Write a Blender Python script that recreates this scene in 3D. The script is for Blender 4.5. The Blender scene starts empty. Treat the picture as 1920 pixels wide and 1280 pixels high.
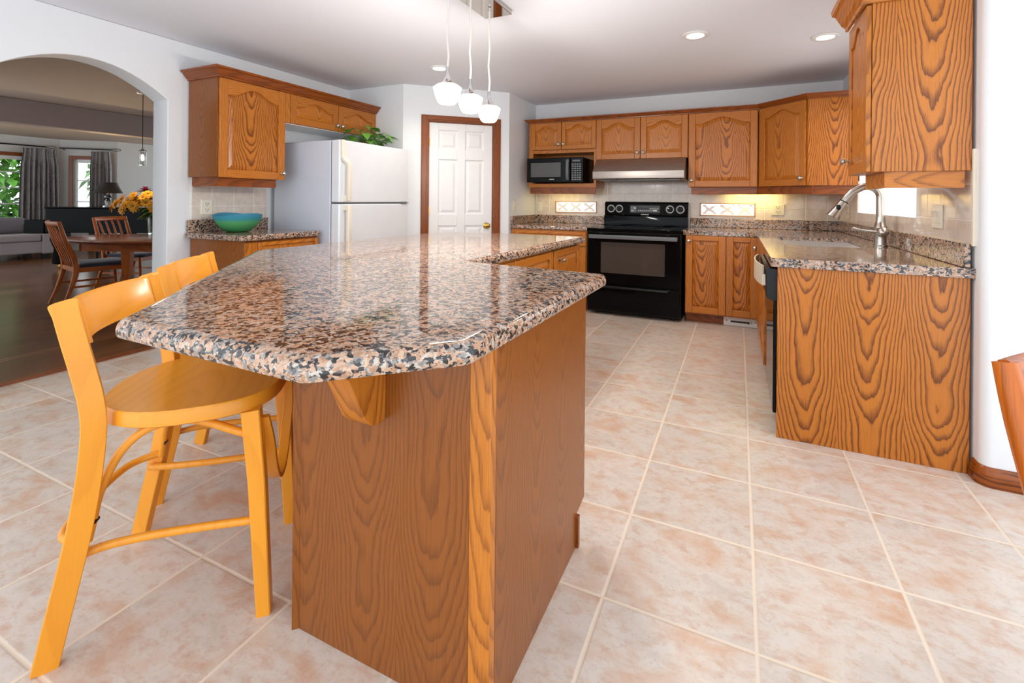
import bpy, bmesh, math, random
from mathutils import Vector, Matrix
sc = bpy.context.scene
COL = sc.collection
PI = math.pi

# ------------------------------------------------------------------ camera, world, exposure
cam_d = bpy.data.cameras.new('camera'); cam = bpy.data.objects.new('camera', cam_d); COL.objects.link(cam)
sc.camera = cam
YAW, ROLL = 0.4328, 0.0090
_f = Vector((-math.sin(YAW), math.cos(YAW), 0)); _r0 = Vector((math.cos(YAW), math.sin(YAW), 0))
_r = _r0 * math.cos(ROLL) + Vector((0, 0, 1)) * math.sin(ROLL); _u = _r.cross(_f)
cam.matrix_world = Matrix(((_r.x, _u.x, -_f.x, 0), (_r.y, _u.y, -_f.y, 0), (_r.z, _u.z, -_f.z, 1.225), (0, 0, 0, 1)))
cam_d.sensor_width = 36; cam_d.lens = 36 * 884.8 / 1920
cam_d.shift_x = (960 - 974.6) / 1920; cam_d.shift_y = (375.1 - 640) / 1920
cam_d.clip_start = 0.05; cam_d.clip_end = 200

w = bpy.data.worlds.new('overcast_sky'); sc.world = w; w.use_nodes = True
w.node_tree.nodes['Background'].inputs[0].default_value = (0.87, 0.94, 1.0, 1)
w.node_tree.nodes['Background'].inputs[1].default_value = 1.5
sc.view_settings.view_transform = 'Standard'; sc.view_settings.look = 'None'
sc.view_settings.gamma = 1; sc.view_settings.use_curve_mapping = False
sc.view_settings.exposure = 0.68
sc.cycles.max_bounces = 10; sc.cycles.diffuse_bounces = 6; sc.cycles.glossy_bounces = 5
sc.cycles.transmission_bounces = 8; sc.cycles.transparent_max_bounces = 12
sc.cycles.sample_clamp_indirect = 6
sc.cycles.caustics_reflective = False; sc.cycles.caustics_refractive = False

# ------------------------------------------------------------------ helpers
def S(r, g, b):
    c = lambda x: (x / 255 / 12.92) if x / 255 <= .04045 else ((x / 255 + .055) / 1.055) ** 2.4
    return (c(r), c(g), c(b), 1)

class NT:
    def __init__(s, name):
        s.m = bpy.data.materials.new(name); s.m.use_nodes = True; s.nt = s.m.node_tree; s.b = s.nt.nodes['Principled BSDF']
    def n(s, t, ins=None, **p):
        o = s.nt.nodes.new(t)
        for k, v in p.items(): setattr(o, k, v)
        for k, v in (ins or {}).items(): s.set(o.inputs[k], v)
        return o
    def set(s, sock, v):
        if isinstance(v, bpy.types.NodeSocket): s.nt.links.new(v, sock)
        else: sock.default_value = v
    def m2(s, op, a, b=0.0, c=0.0):
        o = s.n('ShaderNodeMath', {0: a, 1: b, 2: c}, operation=op); return o.outputs[0]
    def mix(s, f, a, b, t='MIX'):
        o = s.n('ShaderNodeMix', {0: f, 6: a, 7: b}, data_type='RGBA', blend_type=t); return o.outputs[2]
    def ramp(s, f, stops, it='LINEAR'):
        o = s.n('ShaderNodeValToRGB', {0: f}); e = o.color_ramp; e.interpolation = it
        while len(e.elements) < len(stops): e.elements.new(.5)
        for q, (p, c) in zip(e.elements, stops):
            q.position = p; q.color = c if len(c) == 4 else (*c, 1)
        return o.outputs[0]
    def noise(s, v, scale, detail=2, rough=.5, dist=0):
        return s.n('ShaderNodeTexNoise', {'Vector': v, 'Scale': scale, 'Detail': detail, 'Roughness': rough, 'Distortion': dist}).outputs[0]
    def vec(s, x, y, z=0.0): return s.n('ShaderNodeCombineXYZ', {0: x, 1: y, 2: z}).outputs[0]
    def sep(s, v): return s.n('ShaderNodeSeparateXYZ', {0: v}).outputs
    def objco(s): return s.n('ShaderNodeTexCoord').outputs['Object']
    def pos(s): return s.n('ShaderNodeNewGeometry').outputs['Position']
    def fin(s, col, rough=.5, **k):
        s.set(s.b.inputs['Base Color'], col); s.set(s.b.inputs['Roughness'], rough)
        for a, v in k.items(): s.set(s.b.inputs[a.replace('_', ' ')], v)
        return s.m
    def bump(s, h, st=.2, d=.01):
        s.set(s.b.inputs['Normal'], s.n('ShaderNodeBump', {'Height': h, 'Strength': st, 'Distance': d}).outputs[0])

def plain(name, col, rough=.5, **k):
    t = NT(name); n = t.noise(t.objco(), 9, 2); c2 = tuple(x * .94 for x in col[:3]) + (1,)
    return t.fin(t.mix(n, c2, col), rough, **k)
def emit(name, col, st):
    t = NT(name); return t.fin(col, .5, Emission_Color=col, Emission_Strength=st)

def wood(name, light, dark, rings=68, W=0, amt=.8, rough=.32, pore=.30, c0=.17, tone=.16, coat=.12):
    t = NT(name)
    uv = t.sep(t.n('ShaderNodeUVMap').outputs[0]); u, v = uv[0], uv[1]
    rnd = t.n('ShaderNodeObjectInfo').outputs['Random']; r37 = t.m2('MULTIPLY', rnd, 37.0)
    uu = t.m2('ADD', u, t.m2('MULTIPLY', t.m2('SUBTRACT', rnd, .5), .10))
    if W:
        ci = t.m2('FLOOR', t.m2('ADD', t.m2('DIVIDE', uu, W), .5)); uu = t.m2('SUBTRACT', uu, t.m2('MULTIPLY', ci, W))
        r37 = t.m2('ADD', r37, t.m2('MULTIPLY', ci, 7.31))
    wob = t.m2('SUBTRACT', t.noise(t.vec(t.m2('MULTIPLY', uu, 5.0), t.m2('MULTIPLY', v, 1.6), r37), 1.0, 2), .5)
    fine = t.m2('SUBTRACT', t.noise(t.vec(t.m2('MULTIPLY', uu, 34.0), t.m2('MULTIPLY', v, 9.0), r37), 1.0, 3), .5)
    low = t.m2('SUBTRACT', t.noise(t.vec(r37, t.m2('MULTIPLY', v, 2.4), 3.0), 1.0, 1), .5)
    c = t.m2('ADD', t.m2('SUBTRACT', c0, t.m2('MULTIPLY', v, .115)), t.m2('MULTIPLY', low, .07))
    d = t.m2('SQRT', t.m2('ADD', t.m2('MULTIPLY', t.m2('MULTIPLY', uu, uu), 2.2), t.m2('MULTIPLY', c, c)))
    d = t.m2('ADD', d, t.m2('ADD', t.m2('MULTIPLY', wob, .055), t.m2('MULTIPLY', fine, .013)))
    ring = t.m2('FRACT', t.m2('MULTIPLY', d, float(rings)))
    band = t.ramp(ring, [(0, (.10,) * 3), (.10, (0,) * 3), (.50, (0.06,) * 3), (.78, (.7,) * 3), (.93, (1,) * 3), (1, (.10,) * 3)])
    p = t.noise(t.vec(t.m2('MULTIPLY', u, 420.0), t.m2('MULTIPLY', v, 11.0), r37), 1.0, 2)
    p = t.ramp(p, [(.48, (0,) * 3), (.66, (1,) * 3)])
    f = t.m2('ADD', t.m2('MULTIPLY', band, amt), t.m2('MULTIPLY', p, pore))
    f = t.n('ShaderNodeClamp', {0: f}).outputs[0]
    ton = t.noise(t.vec(t.m2('MULTIPLY', u, 5.0), t.m2('MULTIPLY', v, 1.1), r37), 1.0, 2)
    br = t.m2('ADD', 1.0 - tone, t.m2('ADD', t.m2('MULTIPLY', ton, tone * 1.2), t.m2('MULTIPLY', rnd, tone * .7)))
    col = t.mix(f, light, dark)
    col = t.mix(1.0, col, t.n('ShaderNodeCombineColor', {0: br, 1: br, 2: br}).outputs[0], 'MULTIPLY')
    t.bump(f, .08, .002)
    return t.fin(col, rough, Coat_Weight=coat, Coat_Roughness=.18, Specular_IOR_Level=.35)

M = {}
M['oak'] = wood('oak_honey', S(192, 116, 38), S(116, 60, 16), amt=.62)
M['oak_panel'] = wood('oak_panel_grain', S(190, 114, 38), S(104, 52, 14), rings=66, W=.27, amt=.95, pore=.22)
M['oak_end'] = wood('oak_end_shaded', S(142, 80, 26), S(92, 48, 14), rings=86, W=.22, amt=.5, tone=.08)  # finer oak, darkened so the colour carries the shade on the island end
M['oak_trim'] = wood('oak_red_trim', S(142, 72, 20), S(86, 40, 10), rings=40, amt=.6)
M['oak_case'] = wood('oak_door_casing', S(146, 74, 16), S(70, 30, 5), rings=60, amt=.95)
M['beech'] = wood('beech_amber', S(232, 154, 44), S(216, 136, 34), rings=26, amt=.4, pore=.15, tone=.06, rough=.3)
M['teak'] = wood('teak_brown', S(188, 98, 26), S(134, 62, 14), rings=34, amt=.6, pore=.3, rough=.35)
M['teak_table'] = wood('teak_table', S(142, 74, 38), S(104, 50, 24), rings=20, amt=.5, rough=.22)

def granite():
    t = NT('granite_speckled'); co = t.objco()
    co = t.n('ShaderNodeMapping', {'Vector': co, 'Scale': (.82, .82, 1)}).outputs[0]
    wq = t.n('ShaderNodeTexNoise', {'Vector': co, 'Scale': 60.0, 'Detail': 3.0}).outputs[1]
    cw = t.n('ShaderNodeVectorMath', {0: co, 1: t.n('ShaderNodeVectorMath', {0: wq, 1: (.024,) * 3}, operation='MULTIPLY').outputs[0]}, operation='ADD').outputs[0]
    v1 = t.n('ShaderNodeTexVoronoi', {'Vector': cw, 'Scale': 118.0, 'Randomness': 1.0})
    h = t.sep(v1.outputs['Color'])[0]
    cl = t.noise(co, 34, 3, .6)
    hh = t.m2('ADD', t.m2('MULTIPLY', h, .72), t.m2('MULTIPLY', t.m2('SUBTRACT', cl, .22), .52))
    base = t.ramp(hh, [(0, S(200, 188, 176)), (.17, S(198, 158, 130)), (.34, S(178, 136, 108)), (.45, S(208, 174, 148)), (.53, S(146, 140, 134)),
                       (.61, S(92, 88, 86)), (.665, S(30, 31, 34))], 'CONSTANT')
    v2 = t.n('ShaderNodeTexVoronoi', {'Vector': cw, 'Scale': 260.0})
    h2 = t.sep(v2.outputs['Color'])
    sp = t.ramp(h2[0], [(0, (0, 0, 0)), (.86, (1, 1, 1))], 'CONSTANT')
    spc = t.ramp(h2[1], [(0, S(40, 40, 44)), (.4, S(206, 196, 186)), (.7, S(120, 92, 74))], 'CONSTANT')
    col = t.mix(t.m2('MULTIPLY', sp, .75), base, spc)
    mot = t.noise(co, 130, 2)
    col = t.mix(t.m2('MULTIPLY', mot, .3), col, S(60, 50, 46))
    return t.fin(col, .07, Specular_IOR_Level=.6)
M['granite'] = granite()

def tiles():
    t = NT('ceramic_floor_tile'); p = t.sep(t.pos()); T = .4263
    X = t.m2('DIVIDE', t.m2('SUBTRACT', p[0], .058 - 40 * T), T); Y = t.m2('DIVIDE', t.m2('SUBTRACT', p[1], 2.715 - 40 * T), T)
    fx, fy = t.m2('FRACT', X), t.m2('FRACT', Y)
    ed = t.m2('MINIMUM', t.m2('MINIMUM', fx, t.m2('SUBTRACT', 1.0, fx)), t.m2('MINIMUM', fy, t.m2('SUBTRACT', 1.0, fy)))
    cell = t.n('ShaderNodeTexWhiteNoise', {0: t.vec(t.m2('FLOOR', X), t.m2('FLOOR', Y))}, noise_dimensions='2D').outputs
    q = t.vec(t.m2('MULTIPLY', p[0], 1.0), t.m2('MULTIPLY', p[1], 1.35), t.m2('MULTIPLY', cell[0], 20.0))
    a = t.noise(q, 5.5, 5, .62, .4); b = t.noise(q, 17, 4, .65, .3); c = t.noise(q, 70, 3, .6)
    col = t.ramp(a, [(.30, S(200, 187, 175)), (.46, S(213, 203, 193)), (.56, S(210, 192, 177)), (.72, S(206, 167, 139))])
    col = t.mix(t.ramp(b, [(.50, (0,) * 3), (.72, (.75,) * 3)]), col, S(196, 158, 134))
    col = t.mix(t.ramp(b, [(.26, (.6,) * 3), (.42, (0,) * 3)]), col, S(214, 207, 202))
    col = t.mix(t.ramp(c, [(.55, (0,) * 3), (.75, (.35,) * 3)]), col, S(166, 142, 126))
    tv = t.m2('ADD', .93, t.m2('MULTIPLY', cell[0], .10))
    col = t.mix(1.0, col, t.n('ShaderNodeCombineColor', {0: tv, 1: tv, 2: tv}).outputs[0], 'MULTIPLY')
    g = t.ramp(ed, [(0.010, (1,) * 3), (.0145, (0,) * 3)])
    col = t.mix(g, col, S(224, 208, 188))
    t.bump(t.m2('ADD', t.ramp(ed, [(.006, (0,) * 3), (.018, (1,) * 3)]), t.m2('MULTIPLY', b, .12)), .35, .004)
    return t.fin(col, t.m2('ADD', .30, t.m2('MULTIPLY', g, .4)), Specular_IOR_Level=.45)
M['tile'] = tiles()

def woodfloor():
    t = NT('dark_plank_floor'); p = t.sep(t.pos()); W = .11
    X = t.m2('DIVIDE', t.m2('ADD', p[0], 40.0), W); fx = t.m2('FRACT', X); row = t.m2('FLOOR', X)
    h = t.n('ShaderNodeTexWhiteNoise', {1: row}, noise_dimensions='1D').outputs[0]
    Y = t.m2('ADD', t.m2('MULTIPLY', p[1], .8), t.m2('MULTIPLY', h, 9.0)); hy = t.n('ShaderNodeTexWhiteNoise', {0: t.vec(row, t.m2('FLOOR', Y))}, noise_dimensions='2D').outputs[0]
    gr = t.noise(t.vec(t.m2('MULTIPLY', p[0], 60.0), t.m2('MULTIPLY', p[1], 3.0), t.m2('MULTIPLY', hy, 30.0)), 1, 4, .6)
    f = t.m2('ADD', t.m2('MULTIPLY', hy, .45), t.m2('MULTIPLY', gr, .6))
    col = t.ramp(f, [(.2, S(88, 56, 36)), (.55, S(120, 78, 48)), (.85, S(148, 100, 62))])
    e = t.m2('MINIMUM', fx, t.m2('SUBTRACT', 1.0, fx))
    col = t.mix(t.ramp(e, [(.0, (.8,) * 3), (.03, (0,) * 3)]), col, S(40, 24, 16))
    return t.fin(col, .2, Specular_IOR_Level=.6)
M['plank'] = woodfloor()

def walltile(name, ax):
    t = NT(name); p = t.sep(t.pos()); a = p[ax]
    X = t.m2('DIVIDE', t.m2('ADD', a, 20.0), .193); Z = t.m2('DIVIDE', t.m2('SUBTRACT', p[2], .985), .1655)
    fx, fz = t.m2('FRACT', X), t.m2('FRACT', Z)
    ed = t.m2('MINIMUM', t.m2('MINIMUM', fx, t.m2('SUBTRACT', 1.0, fx)), t.m2('MINIMUM', fz, t.m2('SUBTRACT', 1.0, fz)))
    q = t.noise(t.pos(), 14, 4, .6, .5)
    col = t.ramp(q, [(.35, S(206, 192, 178)), (.6, S(218, 206, 194))])
    g = t.ramp(ed, [(.008, (1,) * 3), (.018, (0,) * 3)])
    t.bump(t.ramp(ed, [(.006, (0,) * 3), (.03, (1,) * 3)]), .3, .003)
    return t.fin(t.mix(g, col, S(236, 230, 222)), .08, Specular_IOR_Level=.6)
M['wtile_x'] = walltile('glazed_wall_tile', 0); M['wtile_y'] = walltile('glazed_wall_tile_side', 1)

def textured(name, c1, c2, scale, bs, rough=.9):
    t = NT(name); q = t.noise(t.pos(), scale, 3, .6); t.bump(q, bs, .004)
    return t.fin(t.mix(q, c1, c2), rough)
M['wall'] = textured('white_wall_paint', S(224, 227, 230), S(227, 230, 233), 60, .03, .55)
M['ceil'] = textured('ceiling_paint', S(221, 224, 231), S(224, 227, 234), 90, .06, .8)
M['ceil2'] = textured('stippled_ceiling_warmlight', S(178, 162, 148), S(186, 170, 156), 160, .25, .9)  # tan tint puts the warm room light into the ceiling colour
M['wall2'] = textured('pale_grey_paint', S(196, 200, 200), S(200, 204, 204), 40, .03, .7)
M['beam'] = textured('mauve_grey_paint', S(150, 138, 138), S(156, 144, 144), 50, .03, .7)
M['doorw'] = plain('white_door_paint', S(232, 232, 232), .28)
M['frw'] = plain('fridge_white_enamel', S(226, 230, 236), .22, Coat_Weight=.3)
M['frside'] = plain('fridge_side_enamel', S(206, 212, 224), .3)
M['cream'] = plain('cream_plastic', S(232, 224, 206), .3)
M['plate'] = plain('ivory_plastic', S(228, 222, 206), .3)
M['slot'] = plain('dark_slot', S(46, 40, 36), .5)
M['gasket'] = plain('grey_gasket', S(110, 110, 112), .6)
M['blackg'] = plain('black_gloss', S(9, 9, 10), .08, Specular_IOR_Level=.12)
M['blackm'] = plain('black_satin', S(20, 20, 22), .3, Specular_IOR_Level=.3)
M['blackpiano'] = plain('black_lacquer', S(5, 5, 6), .15, Specular_IOR_Level=.05)
M['glassdark'] = plain('dark_oven_glass', S(66, 60, 56), .06, Specular_IOR_Level=.5)
M['micwin'] = plain('microwave_mesh_window', S(84, 84, 84), .15, Specular_IOR_Level=.25)
M['greyp'] = plain('grey_plastic', S(92, 94, 98), .35)
M['key'] = plain('grey_keypad', S(128, 130, 132), .4)
M['pale'] = plain('pale_print', S(190, 190, 186), .4)
def brushed():
    t = NT('brushed_steel'); p = t.sep(t.objco())
    q = t.noise(t.vec(t.m2('MULTIPLY', p[0], 3.0), t.m2('MULTIPLY', p[1], 3.0), t.m2('MULTIPLY', p[2], 260.0)), 1, 2)
    return t.fin(t.ramp(q, [(.3, S(168, 158, 150)), (.7, S(190, 180, 172))]), .42, Metallic=1.0)
M['steel'] = brushed()
M['nickel'] = plain('satin_nickel', S(196, 190, 182), .22, Metallic=1.0)
M['chrome'] = plain('polished_chrome', S(214, 214, 216), .08, Metallic=1.0)
M['mirror'] = plain('mirror_chrome_plate', S(200, 194, 188), .03, Metallic=1.0)
M['sinksteel'] = plain('satin_stainless_sink', S(168, 170, 174), .4, Metallic=.5)
M['champ'] = plain('pale_satin_steel', S(222, 208, 186), .35, Metallic=.25)
M['brass'] = plain('polished_brass', S(206, 166, 84), .16, Metallic=1.0)
M['bronze'] = plain('dark_bronze', S(38, 30, 26), .4, Metallic=.6)
M['whitemetal'] = plain('white_vent_metal', S(232, 232, 230), .35)
M['cord'] = plain('clear_pale_cord', S(226, 220, 212), .4)
M['shadeglow'] = emit('lit_frosted_glass', (1, .93, .84, 1), 2.6)
M['shadeclear'] = plain('frosted_glass_collar', S(236, 226, 220), .15, Transmission_Weight=.35)
M['bulb'] = emit('lit_lamp_lens', (1, .9, .74, 1), 9)
M['bulbdim'] = emit('lit_lamp_lens_dim', (1, .95, .88, 1), 2.5)
M['ucl'] = emit('warm_strip_lens', (1, .82, .35, 1), 6)
M['navy'] = plain('navy_wool', S(44, 52, 74), .95, Sheen_Weight=.4)
M['sofa'] = plain('grey_upholstery', S(150, 144, 146), .95, Sheen_Weight=.3)
M['sofad'] = plain('dark_grey_upholstery', S(112, 110, 116), .95, Sheen_Weight=.3)
def fabric():
    t = NT('silver_grey_satin'); uv = t.sep(t.n('ShaderNodeUVMap').outputs[0])
    a = t.m2('PINGPONG', t.m2('ADD', uv[0], t.m2('MULTIPLY', uv[1], .7)), .16); b = t.m2('PINGPONG', t.m2('SUBTRACT', uv[0], t.m2('MULTIPLY', uv[1], .7)), .16)
    l = t.ramp(t.m2('MINIMUM', a, b), [(.004, (1,) * 3), (.012, (0,) * 3)])
    return t.fin(t.mix(l, S(132, 130, 132), S(96, 94, 98)), .42, Sheen_Weight=.3)
M['satin'] = fabric()
M['lampshade'] = plain('black_lamp_shade', S(26, 24, 24), .5)
M['lampglow'] = emit('lit_lamp_lining', (1, .75, .42, 1), 2.2)
M['crystal'] = plain('clear_crystal', S(236, 238, 240), .03, Transmission_Weight=.95, IOR=1.48)
M['vaseg'] = plain('clear_vase_glass', S(214, 224, 214), .03, Transmission_Weight=.95, IOR=1.33)
M['leaf'] = plain('leaf_green', S(98, 160, 52), .4)
M['leafd'] = plain('leaf_deep_green', S(42, 84, 34), .5)
M['stem'] = plain('stem_green', S(96, 130, 62), .5)
M['yellow'] = plain('yellow_petal', S(236, 176, 30), .6)
M['yellowc'] = plain('amber_flower_heart', S(176, 110, 22), .8)
M['magenta'] = plain('magenta_petal', S(142, 22, 66), .6)
M['bark'] = plain('tree_bark', S(96, 74, 58), .9)
M['grass'] = plain('lawn_green', S(120, 150, 70), .95)
M['potb'] = plain('terracotta_pot', S(150, 86, 56), .7)
def bowlmat():
    t = NT('blue_green_glass'); z = t.sep(t.objco())[2]
    col = t.ramp(t.m2('MULTIPLY', z, 6.5), [(.0, S(84, 190, 112)), (.55, S(120, 208, 140)), (.72, S(84, 184, 200)), (.95, S(98, 178, 214))])
    return t.fin(col, .05, Transmission_Weight=.5, IOR=1.1)
M['bowl'] = bowlmat()
M['bowlin'] = plain('granite_refraction_brown', S(112, 96, 30), .25)
def paneglass():
    m = bpy.data.materials.new('window_glass'); m.use_nodes = True; nt = m.node_tree; nt.nodes.remove(nt.nodes['Principled BSDF'])
    tr = nt.nodes.new('ShaderNodeBsdfTransparent'); gl = nt.nodes.new('ShaderNodeBsdfGlossy'); gl.inputs['Roughness'].default_value = .02
    fr = nt.nodes.new('ShaderNodeFresnel'); mx = nt.nodes.new('ShaderNodeMixShader')
    nt.links.new(fr.outputs[0], mx.inputs[0]); nt.links.new(tr.outputs[0], mx.inputs[1]); nt.links.new(gl.outputs[0], mx.inputs[2])
    nt.links.new(mx.outputs[0], nt.nodes['Material Output'].inputs[0]); return m
M['pane'] = paneglass()
M['daypane'] = emit('daylight_pane_glow', (.97, .99, 1, 1), .75)  # emission stands in for the overexposed daylight at the sink window
def glassblock():
    t = NT('glass_block_daylight'); p = t.sep(t.objco())
    x = t.m2('DIVIDE', p[0], .088); z = t.m2('DIVIDE', p[2], .068)
    ax, az = t.m2('ABSOLUTE', x), t.m2('ABSOLUTE', z)
    wv = t.noise(t.vec(t.m2('MULTIPLY', x, 2.0), t.m2('MULTIPLY', z, 2.0), t.m2('MULTIPLY', t.n('ShaderNodeObjectInfo').outputs['Random'], 9.0)), 1.2, 3)
    d = t.m2('ADD', t.m2('ABSOLUTE', t.m2('SUBTRACT', ax, t.m2('MULTIPLY', az, 1.05))), t.m2('MULTIPLY', t.m2('SUBTRACT', wv, .5), .9))
    arms = t.ramp(d, [(.16, (1,) * 3), (.32, (0,) * 3)])
    low = t.ramp(t.m2('ABSOLUTE', t.m2('ADD', z, t.m2('ADD', .62, t.m2('MULTIPLY', wv, .15)))), [(.05, (.8,) * 3), (.12, (0,) * 3)])
    rim = t.ramp(t.m2('MAXIMUM', ax, az), [(.76, (1,) * 3), (.82, (0,) * 3)])
    k = t.m2('MULTIPLY', t.m2('MAXIMUM', arms, low), rim)
    col = t.mix(k, (1, .99, .96, 1), S(128, 108, 106))  # daylight and its refraction bands are painted into the block's emission
    return t.fin(S(200, 200, 200), .05, Emission_Color=col, Emission_Strength=.52)
M['gblock'] = glassblock()
M['gframe'] = plain('tan_wood_bead', S(190, 140, 72), .4)

# ------------------------------------------------------------------ mesh builder
G = {'x': Vector((1, 0, 0)), 'y': Vector((0, 1, 0)), 'z': Vector((0, 0, 1))}
def sm(P, n=5):
    P = [Vector(p) for p in P]; out = []
    for i in range(len(P) - 1):
        a, b, c, d = P[max(i - 1, 0)], P[i], P[i + 1], P[min(i + 2, len(P) - 1)]
        for k in range(n):
            t = k / n; out.append(.5 * ((2 * b) + (c - a) * t + (2 * a - 5 * b + 4 * c - d) * t * t + (3 * b - a - 3 * c + d) * t ** 3))
    return out + [P[-1]]
class MB:
    def __init__(s): s.v = []; s.f = []; s.T = Matrix.Identity(4)
    def add(s, vs, fs, g='z', mi=0):
        b = len(s.v); s.v += [s.T @ Vector(p) for p in vs]
        gv = (s.T.to_3x3() @ (G[g] if isinstance(g, str) else Vector(g))).normalized()
        s.f += [(tuple(b + i for i in f), gv, mi) for f in fs]; return s
    def box(s, x0, x1, y0, y1, z0, z1, g='z', mi=0):
        x0, x1 = min(x0, x1), max(x0, x1); y0, y1 = min(y0, y1), max(y0, y1); z0, z1 = min(z0, z1), max(z0, z1)
        return s.add([(x0, y0, z0), (x1, y0, z0), (x1, y1, z0), (x0, y1, z0), (x0, y0, z1), (x1, y0, z1), (x1, y1, z1), (x0, y1, z1)],
                     [(0, 3, 2, 1), (4, 5, 6, 7), (0, 1, 5, 4), (1, 2, 6, 5), (2, 3, 7, 6), (3, 0, 4, 7)], g, mi)
    def loft(s, rings, g='z', cap=True, closed=True, mi=0):
        n = len(rings[0]); vs = [p for r in rings for p in r]; fs = []
        for k in range(len(rings) - 1):
            for i in range(n if closed else n - 1):
                j = (i + 1) % n; fs.append((k * n + i, k * n + j, (k + 1) * n + j, (k + 1) * n + i))
        if cap: fs.append(tuple(range(n - 1, -1, -1))); fs.append(tuple((len(rings) - 1) * n + i for i in range(n)))
        return s.add(vs, fs, g, mi)
    def prism(s, poly, a0, a1, ax='z', g='z', mi=0):
        mk = {'z': lambda p, a: (p[0], p[1], a), 'y': lambda p, a: (p[0], a, p[1]), 'x': lambda p, a: (a, p[0], p[1])}[ax]
        return s.loft([[mk(p, a0) for p in poly], [mk(p, a1) for p in poly]], g, mi=mi)
    def tube(s, pts, r, n=10, g='z', mi=0, sx=1):
        pts = [Vector(p) for p in pts]; rs = r if isinstance(r, (list, tuple)) else [r] * len(pts); rings = []; nrm = None
        for i, p in enumerate(pts):
            t = (pts[min(i + 1, len(pts) - 1)] - pts[max(i - 1, 0)]).normalized()
            if nrm is None: nrm = t.orthogonal().normalized()
            nrm = (nrm - t * nrm.dot(t)).normalized(); bn = t.cross(nrm)
            rings.append([p + (nrm * math.cos(a) + bn * math.sin(a)) * rs[i] for a in [2 * PI * k / n for k in range(n)]])
        return s.loft(rings, g, mi=mi)
    def lathe(s, prof, n=24, g='z', sx=1, sy=1, mi=0, c=(0, 0, 0)):
        return s.loft([[(c[0] + r * sx * math.cos(2 * PI * k / n), c[1] + r * sy * math.sin(2 * PI * k / n), c[2] + z) for k in range(n)] for r, z in prof], g, mi=mi)
    def bar(s, path, wS, wN, side, g=None, mi=0, ch=0.25):
        """a bar of rectangular, softly chamfered section along a path; wS wide along side, wN thick across"""
        path = [Vector(p) for p in path]; sd = Vector(side).normalized(); rings = []
        for i, p in enumerate(path):
            t = (path[min(i + 1, len(path) - 1)] - path[max(i - 1, 0)]).normalized(); N = t.cross(sd).normalized(); Sd = N.cross(t).normalized()
            a = (wS[i] if isinstance(wS, (list, tuple)) else wS) / 2; b = (wN[i] if isinstance(wN, (list, tuple)) else wN) / 2; c = min(a, b) * ch
            rings.append([p + Sd * q[0] + N * q[1] for q in ((a - c, -b), (a, -b + c), (a, b - c), (a - c, b), (-a + c, b), (-a, b - c), (-a, -b + c), (-a + c, -b))])
        gv = g or (path[-1] - path[0]).normalized()
        return s.loft(rings, gv, mi=mi)
    def build(s, name, mat, parent=None, loc=None, bevel=0, smooth=False, seg=2, ang=38):
        c = Vector(loc) if loc is not None else Vector((0, 0, 0))
        me = bpy.data.meshes.new(name); me.from_pydata([p - c for p in s.v], [], [f[0] for f in s.f])
        mats = mat if isinstance(mat, (list, tuple)) else [mat]
        for q in mats: me.materials.append(q)
        uv = me.uv_layers.new(name='UVMap')
        bm_c = sum((p for p in s.v), Vector((0, 0, 0))) / max(1, len(s.v))
        for pl, (ix, gv, mi) in zip(me.polygons, s.f):
            pl.material_index = mi; n = pl.normal; ud = n.cross(gv)
            if ud.length < .25: gv2 = gv.orthogonal().normalized(); ud = n.cross(gv2); gv = gv2
            ud.normalize()
            for li in pl.loop_indices:
                p = s.v[me.loops[li].vertex_index] - bm_c
                uv.data[li].uv = (p.dot(ud), p.dot(gv))
        bm = bmesh.new(); bm.from_mesh(me); bmesh.ops.recalc_face_normals(bm, faces=bm.faces); bm.to_mesh(me); bm.free()
        if smooth:
            me.polygons.foreach_set('use_smooth', [True] * len(me.polygons)); me.set_sharp_from_angle(angle=math.radians(ang))
        o = bpy.data.objects.new(name, me); COL.objects.link(o); o.location = c
        if parent is not None: o.parent = parent
        if bevel:
            b = o.modifiers.new('bevel', 'BEVEL'); b.width = bevel; b.segments = seg; b.limit_method = 'ANGLE'; b.angle_limit = math.radians(35)
            if not smooth: me.polygons.foreach_set('use_smooth', [True] * len(me.polygons)); me.set_sharp_from_angle(angle=math.radians(80))
        return o

def thing(name, label, cat, loc=(0, 0, 0), rz=0, group=None):
    o = bpy.data.objects.new(name, None); COL.objects.link(o); o.location = loc; o.rotation_euler = (0, 0, rz)
    o.empty_display_size = .1; return tag(o, label, cat, group)
def tag(o, label, cat, group=None):
    o['label'] = label; o['category'] = cat
    if group: o['group'] = group
    return o
def struct(o, label, cat):
    o['kind'] = 'structure'; return tag(o, label, cat)
def lab(o, l): o['label'] = l; return o
def copy_tree(o, parent=None):
    c = o.copy(); COL.objects.link(c)
    if parent is not None: c.parent = parent
    for ch in list(o.children): copy_tree(ch, c)
    return c
def box(name, mat, x0, x1, y0, y1, z0, z1, parent=None, bevel=.002, g='z'):
    return MB().box(x0, x1, y0, y1, z0, z1, g).build(name, mat, parent, bevel=bevel)
def roundpoly(P, R, n=6):
    out = []
    for i, p in enumerate(P):
        r = R[i] if isinstance(R, (list, tuple)) else R; p = Vector(p[:2])
        a = (Vector(P[i - 1][:2]) - p); b = (Vector(P[(i + 1) % len(P)][:2]) - p); la, lb = a.length, b.length; a.normalize(); b.normalize()
        if r <= 0: out.append(tuple(p)); continue
        ang = a.angle(b); d = min(r / math.tan(ang / 2), la * .45, lb * .45)
        A, B = p + a * d, p + b * d
        for k in range(n + 1):
            t = k / n; out.append(tuple(A * (1 - t) ** 2 + p * 2 * t * (1 - t) + B * t * t))
    return out
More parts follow.
